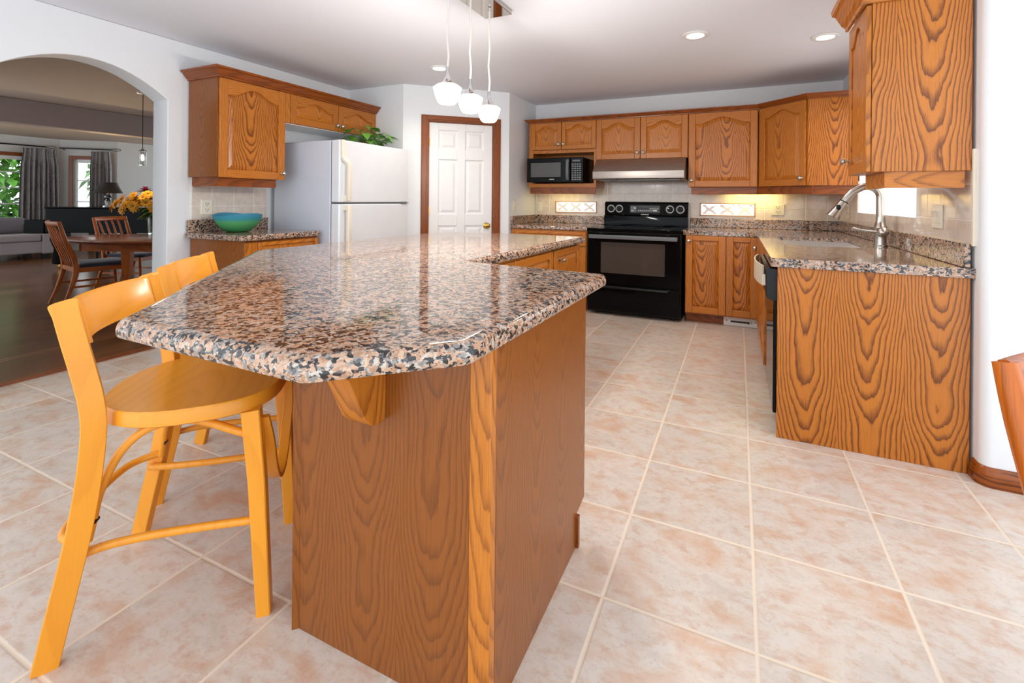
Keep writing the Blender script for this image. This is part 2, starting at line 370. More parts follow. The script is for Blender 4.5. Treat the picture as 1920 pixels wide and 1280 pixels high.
def wall_seg(mb, p0, p1, th, z0, z1, holes=()):
    """a wall from p0 to p1 (inner face on the line, thickness to the left of the direction), with rectangular holes (s0, s1, z0, z1)"""
    p0, p1 = Vector(p0), Vector(p1); d = p1 - p0; L = d.length; old = mb.T
    mb.T = Matrix.Translation((p0.x, p0.y, 0)) @ Matrix.Rotation(math.atan2(d.y, d.x), 4, 'Z'); s = 0
    for h in sorted(holes):
        if h[0] > s: mb.box(s, h[0], 0, th, z0, z1)
        if h[2] > z0: mb.box(h[0], h[1], 0, th, z0, h[2])
        if h[3] < z1: mb.box(h[0], h[1], 0, th, h[3], z1)
        s = h[1]
    if s < L: mb.box(s, L, 0, th, z0, z1)
    mb.T = old; return mb

# ------------------------------------------------------------------ the setting
ZC = 2.49; XL, XR, YB = -4.13, .975, 5.81
struct(box('floor', M['tile'], -4.3, 1.7, -1.1, 6.0, -.12, 0, bevel=0), 'beige mottled square ceramic tile floor of the kitchen', 'floor')
struct(box('floor_living', M['plank'], -14.0, -4.3, 1.0, 9, -.12, 0, bevel=0), 'dark wood plank floor seen through the arch', 'floor')
struct(box('trim_1', M['teak_table'], -4.35, -4.27, 1.23, 2.235, 0, .008, g='y'), 'wood strip between the tile and the plank floor in the arch', 'trim')
struct(box('ceiling', M['ceil'], -4.13, 1.7, -.6, 6.01, ZC, ZC + .12, bevel=0), 'smooth white kitchen ceiling', 'ceiling')
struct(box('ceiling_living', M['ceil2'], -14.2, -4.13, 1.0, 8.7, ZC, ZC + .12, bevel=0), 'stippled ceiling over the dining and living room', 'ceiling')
# left wall with the arch
arch = []
for k in range(25):
    a = PI * k / 24; arch.append((1.7325 - .5025 * math.cos(a), 1.998 + .198 * math.sin(a) ** 2))
poly = [(-1, 0), (1.23, 0)] + arch + [(2.235, 0), (4.17, 0), (4.17, ZC), (-1, ZC)]
m = MB().prism(poly, XL - .2, XL, 'x')
struct(m.build('wall_left', M['wall'], bevel=.018, seg=3), 'white wall with an arched opening to the dining room', 'wall')
# pantry walls: alcove return, diagonal with door hole, side return
PA, PB = Vector((-3.345, 4.165)), Vector((-2.455, 5.0)); pd = (PB - PA); PLEN = pd.length; PROT = math.atan2(pd.y, pd.x)
m = MB(); wall_seg(m, (XL, 4.165), PA, .1, 0, ZC); wall_seg(m, PA, PB, .1, 0, ZC, [(.275, 1.035, 0, 2.105)]); wall_seg(m, PB, (-2.455, YB), .1, 0, ZC)
struct(m.build('wall_pantry', M['wall']), 'white corner pantry walls around the six-panel door', 'wall')
# back wall, two slots of glass block
m = MB(); wall_seg(m, (-2.56, YB), (XR + .22, YB), .2, 0, ZC, [(-2.165 + 2.56, -1.61 + 2.56, 1.07, 1.215), (-.395 + 2.56, .175 + 2.56, 1.065, 1.21)])
struct(m.build('wall_back', M['wall']), 'white back wall behind the range and its cabinets', 'wall')
m = MB(); wall_seg(m, (-2.45, YB - .012), (XR - .012, YB - .012), .012, 1.035, 1.42, [(-2.165 + 2.45, -1.61 + 2.45, 1.07, 1.215), (-.395 + 2.45, .175 + 2.45, 1.065, 1.21)])
m.box(-1.52, -.48, YB - .0121, YB, .90, 1.75)
struct(m.build('wall_back_tile', M['wtile_x']), 'glossy beige tile backsplash on the back wall', 'wall')
# right wall with the sink window, rounded end, wall running on to the right
m = MB()
m.box(XR, XR + .22, 5.05, YB + .2, 0, ZC); m.box(XR, XR + .22, 3.535, 5.05, 0, 1.142); m.box(XR, XR + .22, 3.535, 5.05, 2.12, ZC)
pl = [(XR, 3.535)] + [(XR + .04 - .04 * math.cos(a), 2.76 - .04 * math.sin(a)) for a in [PI / 2 * k / 8 for k in range(9)]] + [(1.65, 2.72), (1.65, 2.9), (XR + .22, 2.9), (XR + .22, 3.535)]
m.prism(pl, 0, ZC)
struct(m.build('wall_right', M['wall'], smooth=True), 'white right wall with rounded end beside the sink run', 'wall')
m = MB(); m.box(XR - .012, XR, 2.80, 3.535, 1.035, 1.475); m.box(XR - .012, XR, 3.535, 5.05, 1.035, 1.142); m.box(XR - .012, XR, 5.05, YB, 1.035, 1.42)
struct(m.build('wall_right_tile', M['wtile_y']), 'glossy beige tile backsplash beside the sink', 'wall')
struct(box('trim_2', M['cream'], XR - .014, XR + .002, 2.782, 2.80, 1.035, 1.475), 'cream edge strip at the end of the sink backsplash', 'trim')
m = MB(); m.box(XL, XL + .012, 2.42, 3.10, 1.035, 1.40)
struct(m.build('wall_left_tile', M['wtile_y']), 'pale tile backsplash behind the glass bowl', 'wall')
# sink window
m = MB(); m.box(XR + .06, XR + .09, 3.535, 5.05, 1.142, 1.165); m.box(XR + .06, XR + .09, 3.535, 5.05, 2.09, 2.12); m.box(XR + .06, XR + .09, 3.535, 3.56, 1.142, 2.12); m.box(XR + .06, XR + .09, 5.03, 5.05, 1.142, 2.12)
wn = m.build('window_1', M['doorw']); struct(wn, 'bright white window above the sink', 'window')
box('pane', M['daypane'], XR + .004, XR + .012, 3.5351, 5.0499, 1.1421, 2.1199, wn, bevel=0)
# glass block windows
for i, (x0, x1, z0, z1, l) in enumerate(((-2.165, -1.61, 1.07, 1.215, 'row of three glass blocks left of the range'), (-.395, .175, 1.065, 1.21, 'row of three glass blocks right of the range'))):
    m = MB(); b = .009
    m.box(x0, x1, YB - .022, YB + .1, z0, z0 + b); m.box(x0, x1, YB - .022, YB + .1, z1 - b, z1); m.box(x0, x0 + b, YB - .022, YB + .1, z0, z1); m.box(x1 - b, x1, YB - .022, YB + .1, z0, z1)
    fr = m.build('window_%d' % (i + 2), M['gframe']); struct(fr, l, 'window'); wd = (x1 - x0 - 2 * b) / 3
    for k in range(3):
        a = x0 + b + wd * k
        q = MB().box(a + .004, a + wd - .004, YB - .012, YB + .07, z0 + b + .002, z1 - b - .002)
        q.build('glass_block', M['gblock'], fr, loc=(a + wd / 2, YB, (z0 + z1) / 2), bevel=.008, seg=3)
# baseboard of the right wall
def sweep(mb, path, prof, g='x'):
    n = len(path); rings = []
    for i in range(n):
        a = Vector(path[max(i - 1, 0)]); b = Vector(path[min(i + 1, n - 1)]); t = (b - a).normalized(); nn = Vector((t.y, -t.x))
        rings.append([(path[i][0] + nn.x * o, path[i][1] + nn.y * o, z) for o, z in prof])
    mb.loft(rings, g); return mb
path = [(XR, 2.797), (XR, 2.76)] + [(XR + .04 - .04 * math.cos(a), 2.76 - .04 * math.sin(a)) for a in [PI / 2 * k / 8 for k in range(1, 9)]] + [(1.3, 2.72), (1.64, 2.72)]
prof = [(0, 0), (-.018, 0), (-.018, .045), (-.015, .048), (-.015, .058), (-.012, .062), (-.010, .076), (-.004, .084), (0, .084)]
prof = [(-o, z) for o, z in prof]
struct(sweep(MB(), path, prof).build('baseboard_right', M['oak_case'], smooth=True), 'oak baseboard curving round the right wall end', 'baseboard')
# dining and living room shell
m = MB(); wall_seg(m, (-13.8, 1), (-13.8, 5.27), .2, 0, ZC, [(1.6, 3.75, .72, 2.06)])
struct(m.build('wall_living_west', M['wall2']), 'pale grey living room wall with the large window', 'wall')
m = MB(); wall_seg(m, (-13.8, 5.27), (-13.06, 6.01), .2, 0, ZC, [(.24, .86, .62, 2.06)]); wall_seg(m, (-13.06, 6.01), (-13.06, 8.6), .2, 0, ZC)
struct(m.build('wall_living_bay', M['wall2']), 'pale grey angled bay wall with a narrow window', 'wall')
m = MB(); wall_seg(m, (-4.33, 8.6), (-4.33, 4.17), .1, 0, ZC); wall_seg(m, (-4.33, .98), (-7.6, .98), .1, 0, ZC)  # second segment is unseen, added to keep daylight off the arch jamb
struct(m.build('wall_dining_blocker', M['wall2']), 'pale dining room walls, the unseen south one added to shade the arch', 'wall')
struct(box('trim_3', M['beam'], -8.72, -8.5, 1, 8.6, 2.166, ZC, bevel=.01), 'dropped beam across the ceiling between dining and living room', 'beam')
# living room windows
def window(name, label, p0, p1, s0, s1, z0, z1, cols, rows, cas=.075):
    p0, p1 = Vector(p0), Vector(p1); d = p1 - p0; T = Matrix.Translation((p0.x, p0.y, 0)) @ Matrix.Rotation(math.atan2(d.y, d.x), 4, 'Z')
    m = MB(); m.T = T
    m.box(s0 - cas, s0, -.025, .0, z0 - cas, z1 + cas); m.box(s1, s1 + cas, -.025, .0, z0 - cas, z1 + cas); m.box(s0, s1, -.025, .0, z1, z1 + cas, 'x'); m.box(s0, s1, -.025, .0, z0 - cas, z0, 'x')
    o = struct(m.build(name, M['oak_case'], bevel=.004), label, 'window')
    m = MB(); m.T = T; b = .045
    m.box(s0, s0 + b, .06, .12, z0, z1); m.box(s1 - b, s1, .06, .12, z0, z1); m.box(s0, s1, .06, .12, z0, z0 + b); m.box(s0, s1, .06, .12, z1 - b * 1.6, z1)
    for k in range(1, cols): x = s0 + (s1 - s0) * k / cols; m.box(x - .012, x + .012, .075, .1, z0, z1)
    for k in range(1, rows): z = z0 + (z1 - z0) * k / rows; m.box(s0, s1, .075, .1, z - .012, z + .012)
    m.build('sash', M['doorw'], o)
    m = MB(); m.T = T; m.box(s0 + .01, s1 - .01, .085, .09, z0 + .01, z1 - .01); m.build('pane', M['pane'], o)
window('window_4', 'large white-sashed window behind the sofa', (-13.8, 1), (-13.8, 5.27), 1.6, 3.75, .72, 2.06, 2, 4)
window('window_5', 'narrow oak-cased window in the angled bay wall', (-13.8, 5.27), (-13.06, 6.01), .24, .86, .62, 2.06, 2, 3)

# ------------------------------------------------------------------ cabinet parts
KB = MB(); KB.T = Matrix.Rotation(PI / 2, 4, 'X'); KB.lathe([(.0115, 0), (.0115, .003), (.006, .006), (.006, .018), (.014, .022), (.019, .029), (.0185, .036), (.012, .042), (.002, .044)], 16)
_kn = KB.build('knob', M['nickel'], smooth=True); KNOB = _kn.data; bpy.data.objects.remove(_kn)
def knob(parent, x, y, z):
    o = bpy.data.objects.new('knob', KNOB); COL.objects.link(o); o.parent = parent; o.location = (x, y, z); return o
def archh(t): return (.5 - .5 * math.cos(2 * PI * min(1, max(0, (t - .08) / .84)))) ** .85
def door(root, x0, x1, z0, z1, arch=0, kn=None, sw=.06, y=-.024, mat=None, pmat=None, bot=None, name='door', top=None):
    th = .022; br = bot or sw; tr = top or sw * .8; m = MB(); A = arch
    m.box(x0, x0 + sw, y, y + th, z0, z1); m.box(x1 - sw, x1, y, y + th, z0, z1); m.box(x0 + sw, x1 - sw, y, y + th, z0, z0 + br, 'x')
    ix0, ix1 = x0 + sw, x1 - sw; zs = z1 - tr - A; N = 22 if A else 1
    pts = [(ix0 + (ix1 - ix0) * k / N, zs + A * archh(k / N)) for k in range(N + 1)]
    m.prism(pts + [(ix1, z1), (ix0, z1)], y, y + th, 'y', 'x')
    d = m.build(name, mat or M['oak'], root, bevel=.0035)
    p = MB(); rings = []
    for off, yy in ((-.006, y + .016), (.006, y + .014), (.012, y + .011), (.034, y + .005), (.036, y + .004)):
        a0, a1, b0 = ix0 + off, ix1 - off, z0 + br + off
        r = [(a0, yy, b0), (a1, yy, b0)] + [(a0 + (a1 - a0) * k / N, yy, zs + A * archh(k / N) - off) for k in range(N, -1, -1)]
        rings.append(r)
    c = (ix0 + ix1) / 2
    p.loft(rings, 'z'); o = p.build('door_panel', pmat or mat or M['oak'], d)
    if kn: knob(d, kn[0], y, kn[1])
    return d
def crown(name, label, path, z, closed=False, h=.075, proj=.07, mat='oak_trim'):
    prof = [(0, 0), (.012, 0), (.014, .012), (.028, .022), (.045, .045), (.052, .055), (.066, .06), (.07, .075), (0, .075)]
    prof = [(o * proj / .07, z + q * h / .075) for o, q in prof]
    n = len(path); rings = []
    for i in range(n):
        P = [Vector(q) for q in path]; ns = []
        if i > 0: t = (P[i] - P[i - 1]).normalized(); ns.append(Vector((t.y, -t.x)))
        if i < n - 1: t = (P[i + 1] - P[i]).normalized(); ns.append(Vector((t.y, -t.x)))
        nn = sum(ns, Vector((0, 0))) / len(ns); nn = nn / max(.3, nn.length_squared)
        rings.append([(P[i].x + nn.x * o, P[i].y + nn.y * o, zz) for o, zz in prof])
    m = MB()
    for i in range(n - 1):
        t = (Vector(path[i + 1]) - Vector(path[i])).normalized(); m.loft([rings[i], rings[i + 1]], (t.x, t.y, 0), cap=True)
    return tag(m.build(name, M[mat]), label, 'moulding')

# ---- wall cabinets on the back wall (front of the boxes y=5.412, doors project to 5.388)
YF = 5.412; DEP = YB - YF - .014; ZU, ZT = 1.384, 2.172
r = thing('wall_cabinet', 'oak wall cabinet with two arched doors over an open microwave niche', 'cabinet', (-2.375, YF, 1.305)); W = .862; Z = lambda z: z - 1.305
m = MB(); m.box(0, .02, 0, DEP, Z(ZU), Z(2.18)); m.box(W - .02, W, 0, DEP, Z(ZU), Z(2.18)); m.box(.02, W - .02, 0, DEP, Z(2.15), Z(2.18), 'x'); m.box(.02, W - .02, 0, DEP, Z(1.80), Z(1.84), 'x'); m.box(.02, W - .02, .0, DEP, Z(ZU), Z(1.432), 'x'); m.box(.02, W - .02, DEP - .012, DEP, Z(1.43), Z(2.15))
m.box(.0, .055, -.004, .02, Z(1.43), Z(2.18)); m.box(W - .03, W, -.004, .02, Z(1.43), Z(2.18))
m.build('body', M['oak'], r, bevel=.002)
door(r, .035, .428, Z(1.842), Z(ZT), .05, (.428 - .028, Z(1.905)), sw=.05); door(r, .434, W - .004, Z(1.842), Z(ZT), .05, (.434 + .028, Z(1.905)), sw=.05)
box('light_rail', M['oak_trim'], .012, W - .012, .012, .03, 0, Z(ZU), r, g='x')
r = thing('wall_cabinet', 'oak wall cabinet with two arched doors above the range hood', 'cabinet', (-1.513, YF, 1.70)); W = 1.02; Z = lambda z: z - 1.70
box('body', M['oak'], 0, W, 0, DEP, 0, Z(2.18), r)
door(r, .004, .508, Z(1.705), Z(ZT), .06, (.508 - .03, Z(1.775)), sw=.062); door(r, .514, W - .004, Z(1.705), Z(ZT), .06, (.514 + .03, Z(1.775)), sw=.062)
r = thing('wall_cabinet', 'tall single-door oak wall cabinet right of the range hood', 'cabinet', (-.491, YF, 1.305)); W = .675; Z = lambda z: z - 1.305
box('body', M['oak'], 0, W, 0, DEP, Z(ZU), Z(2.18), r)
door(r, .004, W - .006, Z(ZU), Z(ZT), .065, (.034, Z(1.452)), sw=.066, pmat=M['oak_panel'])
box('light_rail', M['oak_trim'], .03, W, .03, .048, 0, Z(ZU), r, g='x')
# corner cabinet: pentagon with a diagonal door
r = thing('corner_wall_cabinet', 'oak corner wall cabinet with one arched diagonal door', 'cabinet', (0, 0, 1.305)); Z = lambda z: z - 1.305
C0, C1 = Vector((.190, 5.395)), Vector((.572, 5.022)); XE = XR - .014
m = MB().prism([(.19, YB - .014), (.19, 5.412), (.58, 5.034), (XE, 5.034), (XE, YB - .014)], Z(ZU), Z(2.18)); m.build('body', M['oak'], r)
m = MB().box(.578, XE, 5.02, 5.0335, Z(ZU), Z(2.185)); lab(m.build('side_panel', M['oak_panel'], r), 'plain veneer side of corner cabinet')
dd = C1 - C0; dr = bpy.data.objects.new('door_hanger', None)
bpy.data.objects.remove(dr)
def door_at(root, p, rot, *a, **k):
    """a door built in its own plane and set into its root at p, turned by rot"""
    before = set(COL.objects); d = door(root, *a, **k); d.location = p; d.rotation_euler = (0, 0, rot); return d
door_at(r, (C0.x, C0.y, 0), math.atan2(dd.y, dd.x), .02, dd.length - .012, Z(ZU), Z(ZT), .06, (dd.length - .045, Z(1.452)), sw=.062, y=-.012)
m = MB(); m.T = Matrix.Translation((C0.x, C0.y, 0)) @ Matrix.Rotation(math.atan2(dd.y, dd.x), 4, 'Z'); m.box(-.065, dd.length + .035, .025, .043, 0, Z(ZU), 'x'); m.build('light_rail', M['oak_trim'], r)
m = MB(); m.box(.60, XE, 5.045, 5.063, 0, Z(ZU), 'x'); m.build('light_rail', M['oak_trim'], r)
crown('crown_molding', 'dark oak crown moulding along the back wall cabinets', [(-2.375, YB - .016), (-2.375, 5.39), (.19, 5.39), (.575, 5.015), (XE, 5.015)], 2.174, h=.045, proj=.045)

# ---- left wall cabinets: facing +x, local x runs along +y
R90 = PI / 2; XFL = -3.745; DL = XFL - XL - .014
r = thing('wall_cabinet', 'oak wall cabinet with one arched door above the glass bowl', 'cabinet', (XFL, 2.385, 1.315), R90); Z = lambda z: z - 1.315; W = .60
box('body', M['oak_end'], 0, W, 0, DL, Z(1.39), Z(2.19), r)
door(r, .006, W - .002, Z(1.386), Z(2.178), .075, (W - .032, Z(1.445)), sw=.066, pmat=M['oak_panel'])
m = MB(); m.box(.03, W - .05, .03, .048, 0, Z(1.39), 'x'); m.box(.03, .048, .0485, DL, 0, Z(1.39), 'y'); m.build('light_rail', M['oak_trim'], r)
r = thing('wall_cabinet', 'low oak wall cabinet with two arched doors above the white fridge', 'cabinet', (XFL, 2.985, 1.905), R90); Z = lambda z: z - 1.905; W = 1.175
box('body', M['oak'], 0, W, 0, DL, 0.006, Z(2.19), r); box('bottom', M['doorw'], .01, W - .01, .005, DL, 0, .006, r)
m = MB().box(.0, .05, -.022, -.001, .008, Z(2.178)); m.build('filler', M['oak'], r)
door(r, .056, .622, .008, Z(2.178), .06, (.622 - .03, .06), sw=.06); door(r, .63, W - .004, .008, Z(2.178), .06, (.63 + .03, .06), sw=.06)
crown('crown_molding', 'dark oak crown moulding along the fridge-side wall cabinets', [(XL + .016, 2.385), (-3.722, 2.385), (-3.722, 4.16)], 2.18, h=.075, proj=.07)
# left base cabinet and counter
XC = -3.44; DC = XC - XL - .014
r = thing('base_cabinet', 'oak base cabinet with drawer under the bowl counter', 'cabinet', (XC, 2.405, 0), R90); W = .69
m = MB().box(0, W, 0, DC, .1, .888); m.build('body', M['oak_end'], r, bevel=.002)
box('toe_kick', M['oak_trim'], 0, W, .08, .1, 0, .1, r, g='x')
door(r, .1, W - .004, .73, .872, 0, (W - .09, .80), sw=.035, name='drawer_front', mat=M['oak'])
door(r, .1, W - .004, .115, .722, 0, (W - .04, .66))
m = MB().box(.0, .095, -.022, -.001, .115, .875); m.build('face_stile', M['oak'], r)
def slab(mb, poly, z0, z1): return mb.prism(poly, z0, z1)
r = thing('countertop', 'short granite countertop beside the fridge holding the glass bowl', 'countertop', (-3.8, 2.7, .89))
o = slab(MB(), roundpoly([(XL + .014 + 3.8, 2.36 - 2.7), (-3.40 + 3.8, 2.36 - 2.7), (-3.40 + 3.8, 3.10 - 2.7), (XL + .014 + 3.8, 3.10 - 2.7)], [.0, .025, .02, 0]), 0, .045).build('slab', M['granite'], r, bevel=.012, seg=3)
box('backsplash', M['granite'], XL + .013 + 3.8, XL + .04 + 3.8, 2.375 - 2.7, 3.10 - 2.7, .0455, .148, r, bevel=.004)

# ---- base run on the back wall
YC = 5.06; DB = YB - YC - .014
r = thing('base_cabinet', 'oak base cabinet with drawer left of the black range', 'cabinet', (-2.44, YC, 0)); W = .93
box('body', M['oak'], 0, W, 0, DB, .1, .888, r); box('toe_kick', M['oak_trim'], 0, W, .09, .11, 0, .1, r, g='x')
door(r, .06, W - .01, .72, .875, 0, (W * .5, .80), sw=.04, name='drawer_front'); door(r, .06, .49, .115, .71, 0, (.45, .65)); door(r, .495, W - .01, .115, .71, 0, (.53, .65))
r = thing('base_cabinet', 'oak corner base cabinet with two tall plain-arched doors right of the range', 'cabinet', (-.478, YC, 0)); W = .66
m = MB().box(0, W, 0, DB, .1, .888); m.build('body', M['oak'], r); box('toe_kick', M['oak_trim'], 0, .36, .09, .11, 0, .1, r, g='x')
door(r, .006, .374, .112, .886, 0, (.032, .83), sw=.062, pmat=M['oak_panel']); door(r, .380, W - .004, .112, .886, 0, (W - .03, .79), sw=.062, pmat=M['oak_panel'])
r['label'] = 'oak corner base cabinet with two tall flat-topped doors right of the range'
# toe-kick register
r = thing('vent_register', 'white metal heating register set in the toe kick', 'vent', (.035, 5.148, 0)); 
m = MB(); m.box(-.155, .155, -.012, 0, .0, .098); m.build('cover', M['whitemetal'], r, bevel=.004)
m = MB(); m.box(-.09, .10, -.0135, -.012, .030, .052); m.build('grille_slot', M['slot'], r)
m = MB(); m.box(-.085, .06, -.018, -.013, .026, .034); m.box(.08, .095, -.02, -.013, .03, .05); m.build('damper_lever', M['whitemetal'], r)
for x in (-.125, .13): m = MB().box(x - .006, x + .006, -.0135, -.012, .044, .056); m.build('screw', M['gasket'], r)
# back-left countertop
r = thing('countertop', 'granite countertop piece left of the black range', 'countertop', (-1.97, 5.4, .89))
slab(MB(), [(-2.452 + 1.97, -.36), (-1.502 + 1.97, -.36), (-1.502 + 1.97, .395), (-2.452 + 1.97, .395)], 0, .045).build('slab', M['granite'], r, bevel=.012, seg=3)
m = MB().box(-2.45 + 1.97, -1.505 + 1.97, .37, .395, .0455, .147); m.box(-2.452 + 1.97, -2.43 + 1.97, -.35, .37, .0455, .147); m.build('backsplash', M['granite'], r, bevel=.004)
# L-shaped countertop right, with the sink opening
r = thing('countertop', 'L-shaped granite countertop running round the sink corner', 'countertop', (.4, 4.2, .89)); ox, oy = .4, 4.2
m = MB(); X0, X1, Y0, Y1 = .30, .80, 3.70, 4.52
e = .16; pr = lambda *a: m.prism([(x - ox, y - oy) for x, y in a], 0, .045)
m.prism([(x - ox, y - oy) for x, y in roundpoly([(e, 2.788), (XE + .03, 2.788), (XE + .03, 2.83), (XE, 2.83), (XE, Y0), (e, Y0)], [.03, .01, 0, 0, 0, 0])], 0, .045)
pr((e, Y0), (X0, Y0), (X0, Y1), (e, Y1)); pr((X1, Y0), (XE, Y0), (XE, Y1), (X1, Y1))
pr((e, Y1), (XE, Y1), (XE, YB - .014), (-.498, YB - .014), (-.498, 5.035), (e, 5.035))
bm = None
o = m.build('slab', M['granite'], r)
# weld the pieces of the slab so that only the outer edges round over
bm = bmesh.new(); bm.from_mesh(o.data); bmesh.ops.remove_doubles(bm, verts=bm.verts, dist=1e-4)
dead = [f for f in bm.faces if abs(f.normal.z) < .1 and any(g is not f and g.calc_center_median().__sub__(f.calc_center_median()).length < 1e-3 for g in f.verts[0].link_faces)]
bmesh.ops.delete(bm, geom=dead, context='FACES'); bm.to_mesh(o.data); bm.free()
m = MB(); m.box(-.497 - ox, XE - ox, YB - .038 - oy, YB - .013 - oy, .0455, .147); m.box(XE - .024 - ox, XE + .001 - ox, 2.80 - oy, YB - .038 - oy, .0455, .155); m.build('backsplash', M['granite'], r, bevel=.004)
# sink
r = thing('sink', 'stainless steel undermount sink in the granite countertop', 'sink', (.55, 4.11, .682))
rim = roundpoly([(-.249, -.409), (.249, -.409), (.249, .409), (-.249, .409)], .02, 6); rin = roundpoly([(-.247, -.407), (.247, -.407), (.247, .407), (-.247, .407)], .02, 6); rb = roundpoly([(-.235, -.395), (.235, -.395), (.235, .395), (-.235, .395)], .08, 6)
m = MB(); m.loft([[(*p, .229) for p in rim], [(*p, .2295) for p in rin], [(*p, .03) for p in rb], [(p[0] * .9, p[1] * .9, .008) for p in rb], [(p[0] * .9, p[1] * .9, 0) for p in rb], [(p[0] * 1.03, p[1] * 1.03, .02) for p in rb], [(*p, .215) for p in rim]], cap=True)
m.build('bowl', M['sinksteel'], r, smooth=True)
m = MB().lathe([(.045, .0085), (.045, .012), (.03, .011), (.005, .009)], 20); m.build('drain', M['chrome'], r, smooth=True)
# faucet
r = thing('faucet', 'brushed nickel pull-down kitchen faucet with side lever', 'faucet', (.868, 3.884, .935))
m = MB().lathe([(.042, 0), (.042, .006), (.036, .012), (.034, .05), (.034, .12), (.038, .128), (.038, .135), (.033, .142), (.028, .17), (.027, .2)], 24); m.build('base', M['nickel'], r, smooth=True)
pts = [(0, 0, .19), (0, 0, .30)] + [(-.075 + .075 * math.cos(a), 0, .33 + .075 * math.sin(a)) for a in [PI * k / 14 for k in range(0, 10)]]
pts += [(-.155, 0, .368), (-.19, 0, .325), (-.205, 0, .30)]
m = MB().tube(pts, .0255, 16); m.build('spout', M['nickel'], r, smooth=True)
hd = Vector((-.205, 0, .30)); dv = Vector((-.06, 0, -.10)).normalized()
m = MB().tube([hd, hd + dv * .006, hd + dv * .05, hd + dv * .09, hd + dv * .125], [.027, .0275, .03, .036, .043], 16); sh = m.build('spray_head', M['nickel'], r, smooth=True)
m = MB(); m.T = Matrix.Translation(hd + dv * .06 + Vector((-.005, -.034, .012))) @ Matrix.Rotation(PI / 2, 4, 'X'); m.lathe([(.018, -.006), (.018, .003), (.012, .006), (.002, .007)], 16, sx=.8); m.build('spray_button', M['blackm'], sh, smooth=True)
m = MB().tube([hd - dv * .003, hd + dv * .004], .028, 16); m.build('seal_ring', M['blackm'], sh, smooth=True)
m = MB(); m.T = Matrix.Translation((0, -.03, .1)) @ Matrix.Rotation(PI / 2, 4, 'X'); m.lathe([(.03, -.01), (.034, .01), (.034, .03), (.026, .05), (.01, .06), (.001, .061)], 18); m.tube([(-.03, 0, .02), (-.09, .006, .02), (-.15, .016, .02)], [.010, .007, .0075], 10); m.tube([(-.148, .016, .02), (-.165, .018, .02)], [.011, .012], 10)
m.build('lever', M['nickel'], r, smooth=True)
r = thing('soap_dispenser', 'brushed nickel soap dispenser on the counter behind the faucet', 'soap dispenser', (.885, 3.62, .935))
bpy.data.objects.remove(r)

# ---- sink base, dishwasher, end panel on the right wall (facing -x)
r = thing('sink_base_cabinet', 'oak sink base cabinet under the sink, facing the range', 'cabinet', (.19, 5.055, 0), -R90); W = 1.44
m = MB(); m.box(.001, W, 0, .018, .1, .888); m.box(.001, .02, .019, .76, .1, .888); m.box(W - .02, W, .019, .76, .1, .888); m.box(.021, W - .021, .742, .76, .1, .888); m.box(.021, W - .021, .019, .74, .1, .12, 'x'); m.build('body', M['oak'], r); box('toe_kick', M['oak_trim'], .1, W, .08, .1, 0, .1, r, g='y')
door(r, .06, .74, .115, .72, 0, (.70, .66)); door(r, .746, W - .006, .115, .72, 0, (.79, .66)); door(r, .06, W - .006, .728, .878, 0, None, sw=.04, name='drawer_front')
r = thing('dishwasher', 'black dishwasher with bowed steel handle beside the end panel', 'dishwasher', (.19, 3.61, 0), -R90); W = .77
box('tub', M['blackm'], .005, W, .02, .76, .08, .886, r); box('kick_plate', M['blackm'], .005, W, .05, .07, .0, .1, r)
d = MB().box(.006, W - .002, -.014, .02, .11, .70).build('door', M['blackg'], r, bevel=.004)
m = MB().prism([(.02, .70), (-.014, .70), (-.045, .715), (-.05, .73), (-.05, .866), (-.04, .874), (.02, .874)], .006, W - .002, 'x'); m.build('control_panel', M['blackm'], r, bevel=.003)
m = MB(); n = 14; m.bar([(.08 + (W - .16) * k / n, -.060 - .032 * math.sin(PI * k / n) ** .7, .825) for k in range(n + 1)], .11, .008, (0, 0, 1)); m.box(.075, .095, -.065, -.04, .77, .83); m.box(W - .095, W - .075, -.065, -.04, .77, .83); m.build('handle', M['champ'], r, smooth=True)
tag(MB().box(.192, XR - .0125, 2.802, 2.828, .0, .889).build('end_panel', M['oak_panel'], bevel=.002), 'tall oak veneer end panel at the end of the sink run', 'panel')

# ---- near right wall cabinet
r = thing('wall_cabinet', 'large oak wall cabinet at upper right with veneer side', 'cabinet', (.588, 3.205, 1.30), -R90); Z = lambda z: z - 1.30; W = .395; DN = XE - .588
box('body', M['oak'], .0, W, 0, DN, Z(1.378), Z(2.30), r); 
m = MB().box(W, W + .012, .0, DN, Z(1.378), Z(2.3)); lab(m.build('side_panel', M['oak_panel'], r, bevel=.002), 'bold cathedral-grain veneer side')
door(r, .004, W + .010, Z(1.378), Z(2.19), .07, (.034, Z(1.458)), sw=.055)
m = MB(); m.box(.02, W - .02, .055, .073, 0, Z(1.377), 'x'); m.box(W - .02, W - .002, .055, DN - .02, 0, Z(1.377), 'y'); m.build('light_rail', M['oak'], r)
crown('crown_molding', 'oak crown moulding on the large right wall cabinet', [(.562, 3.21), (.562, 2.797), (XE, 2.797)], 2.195, h=.12, proj=.085, mat='oak')

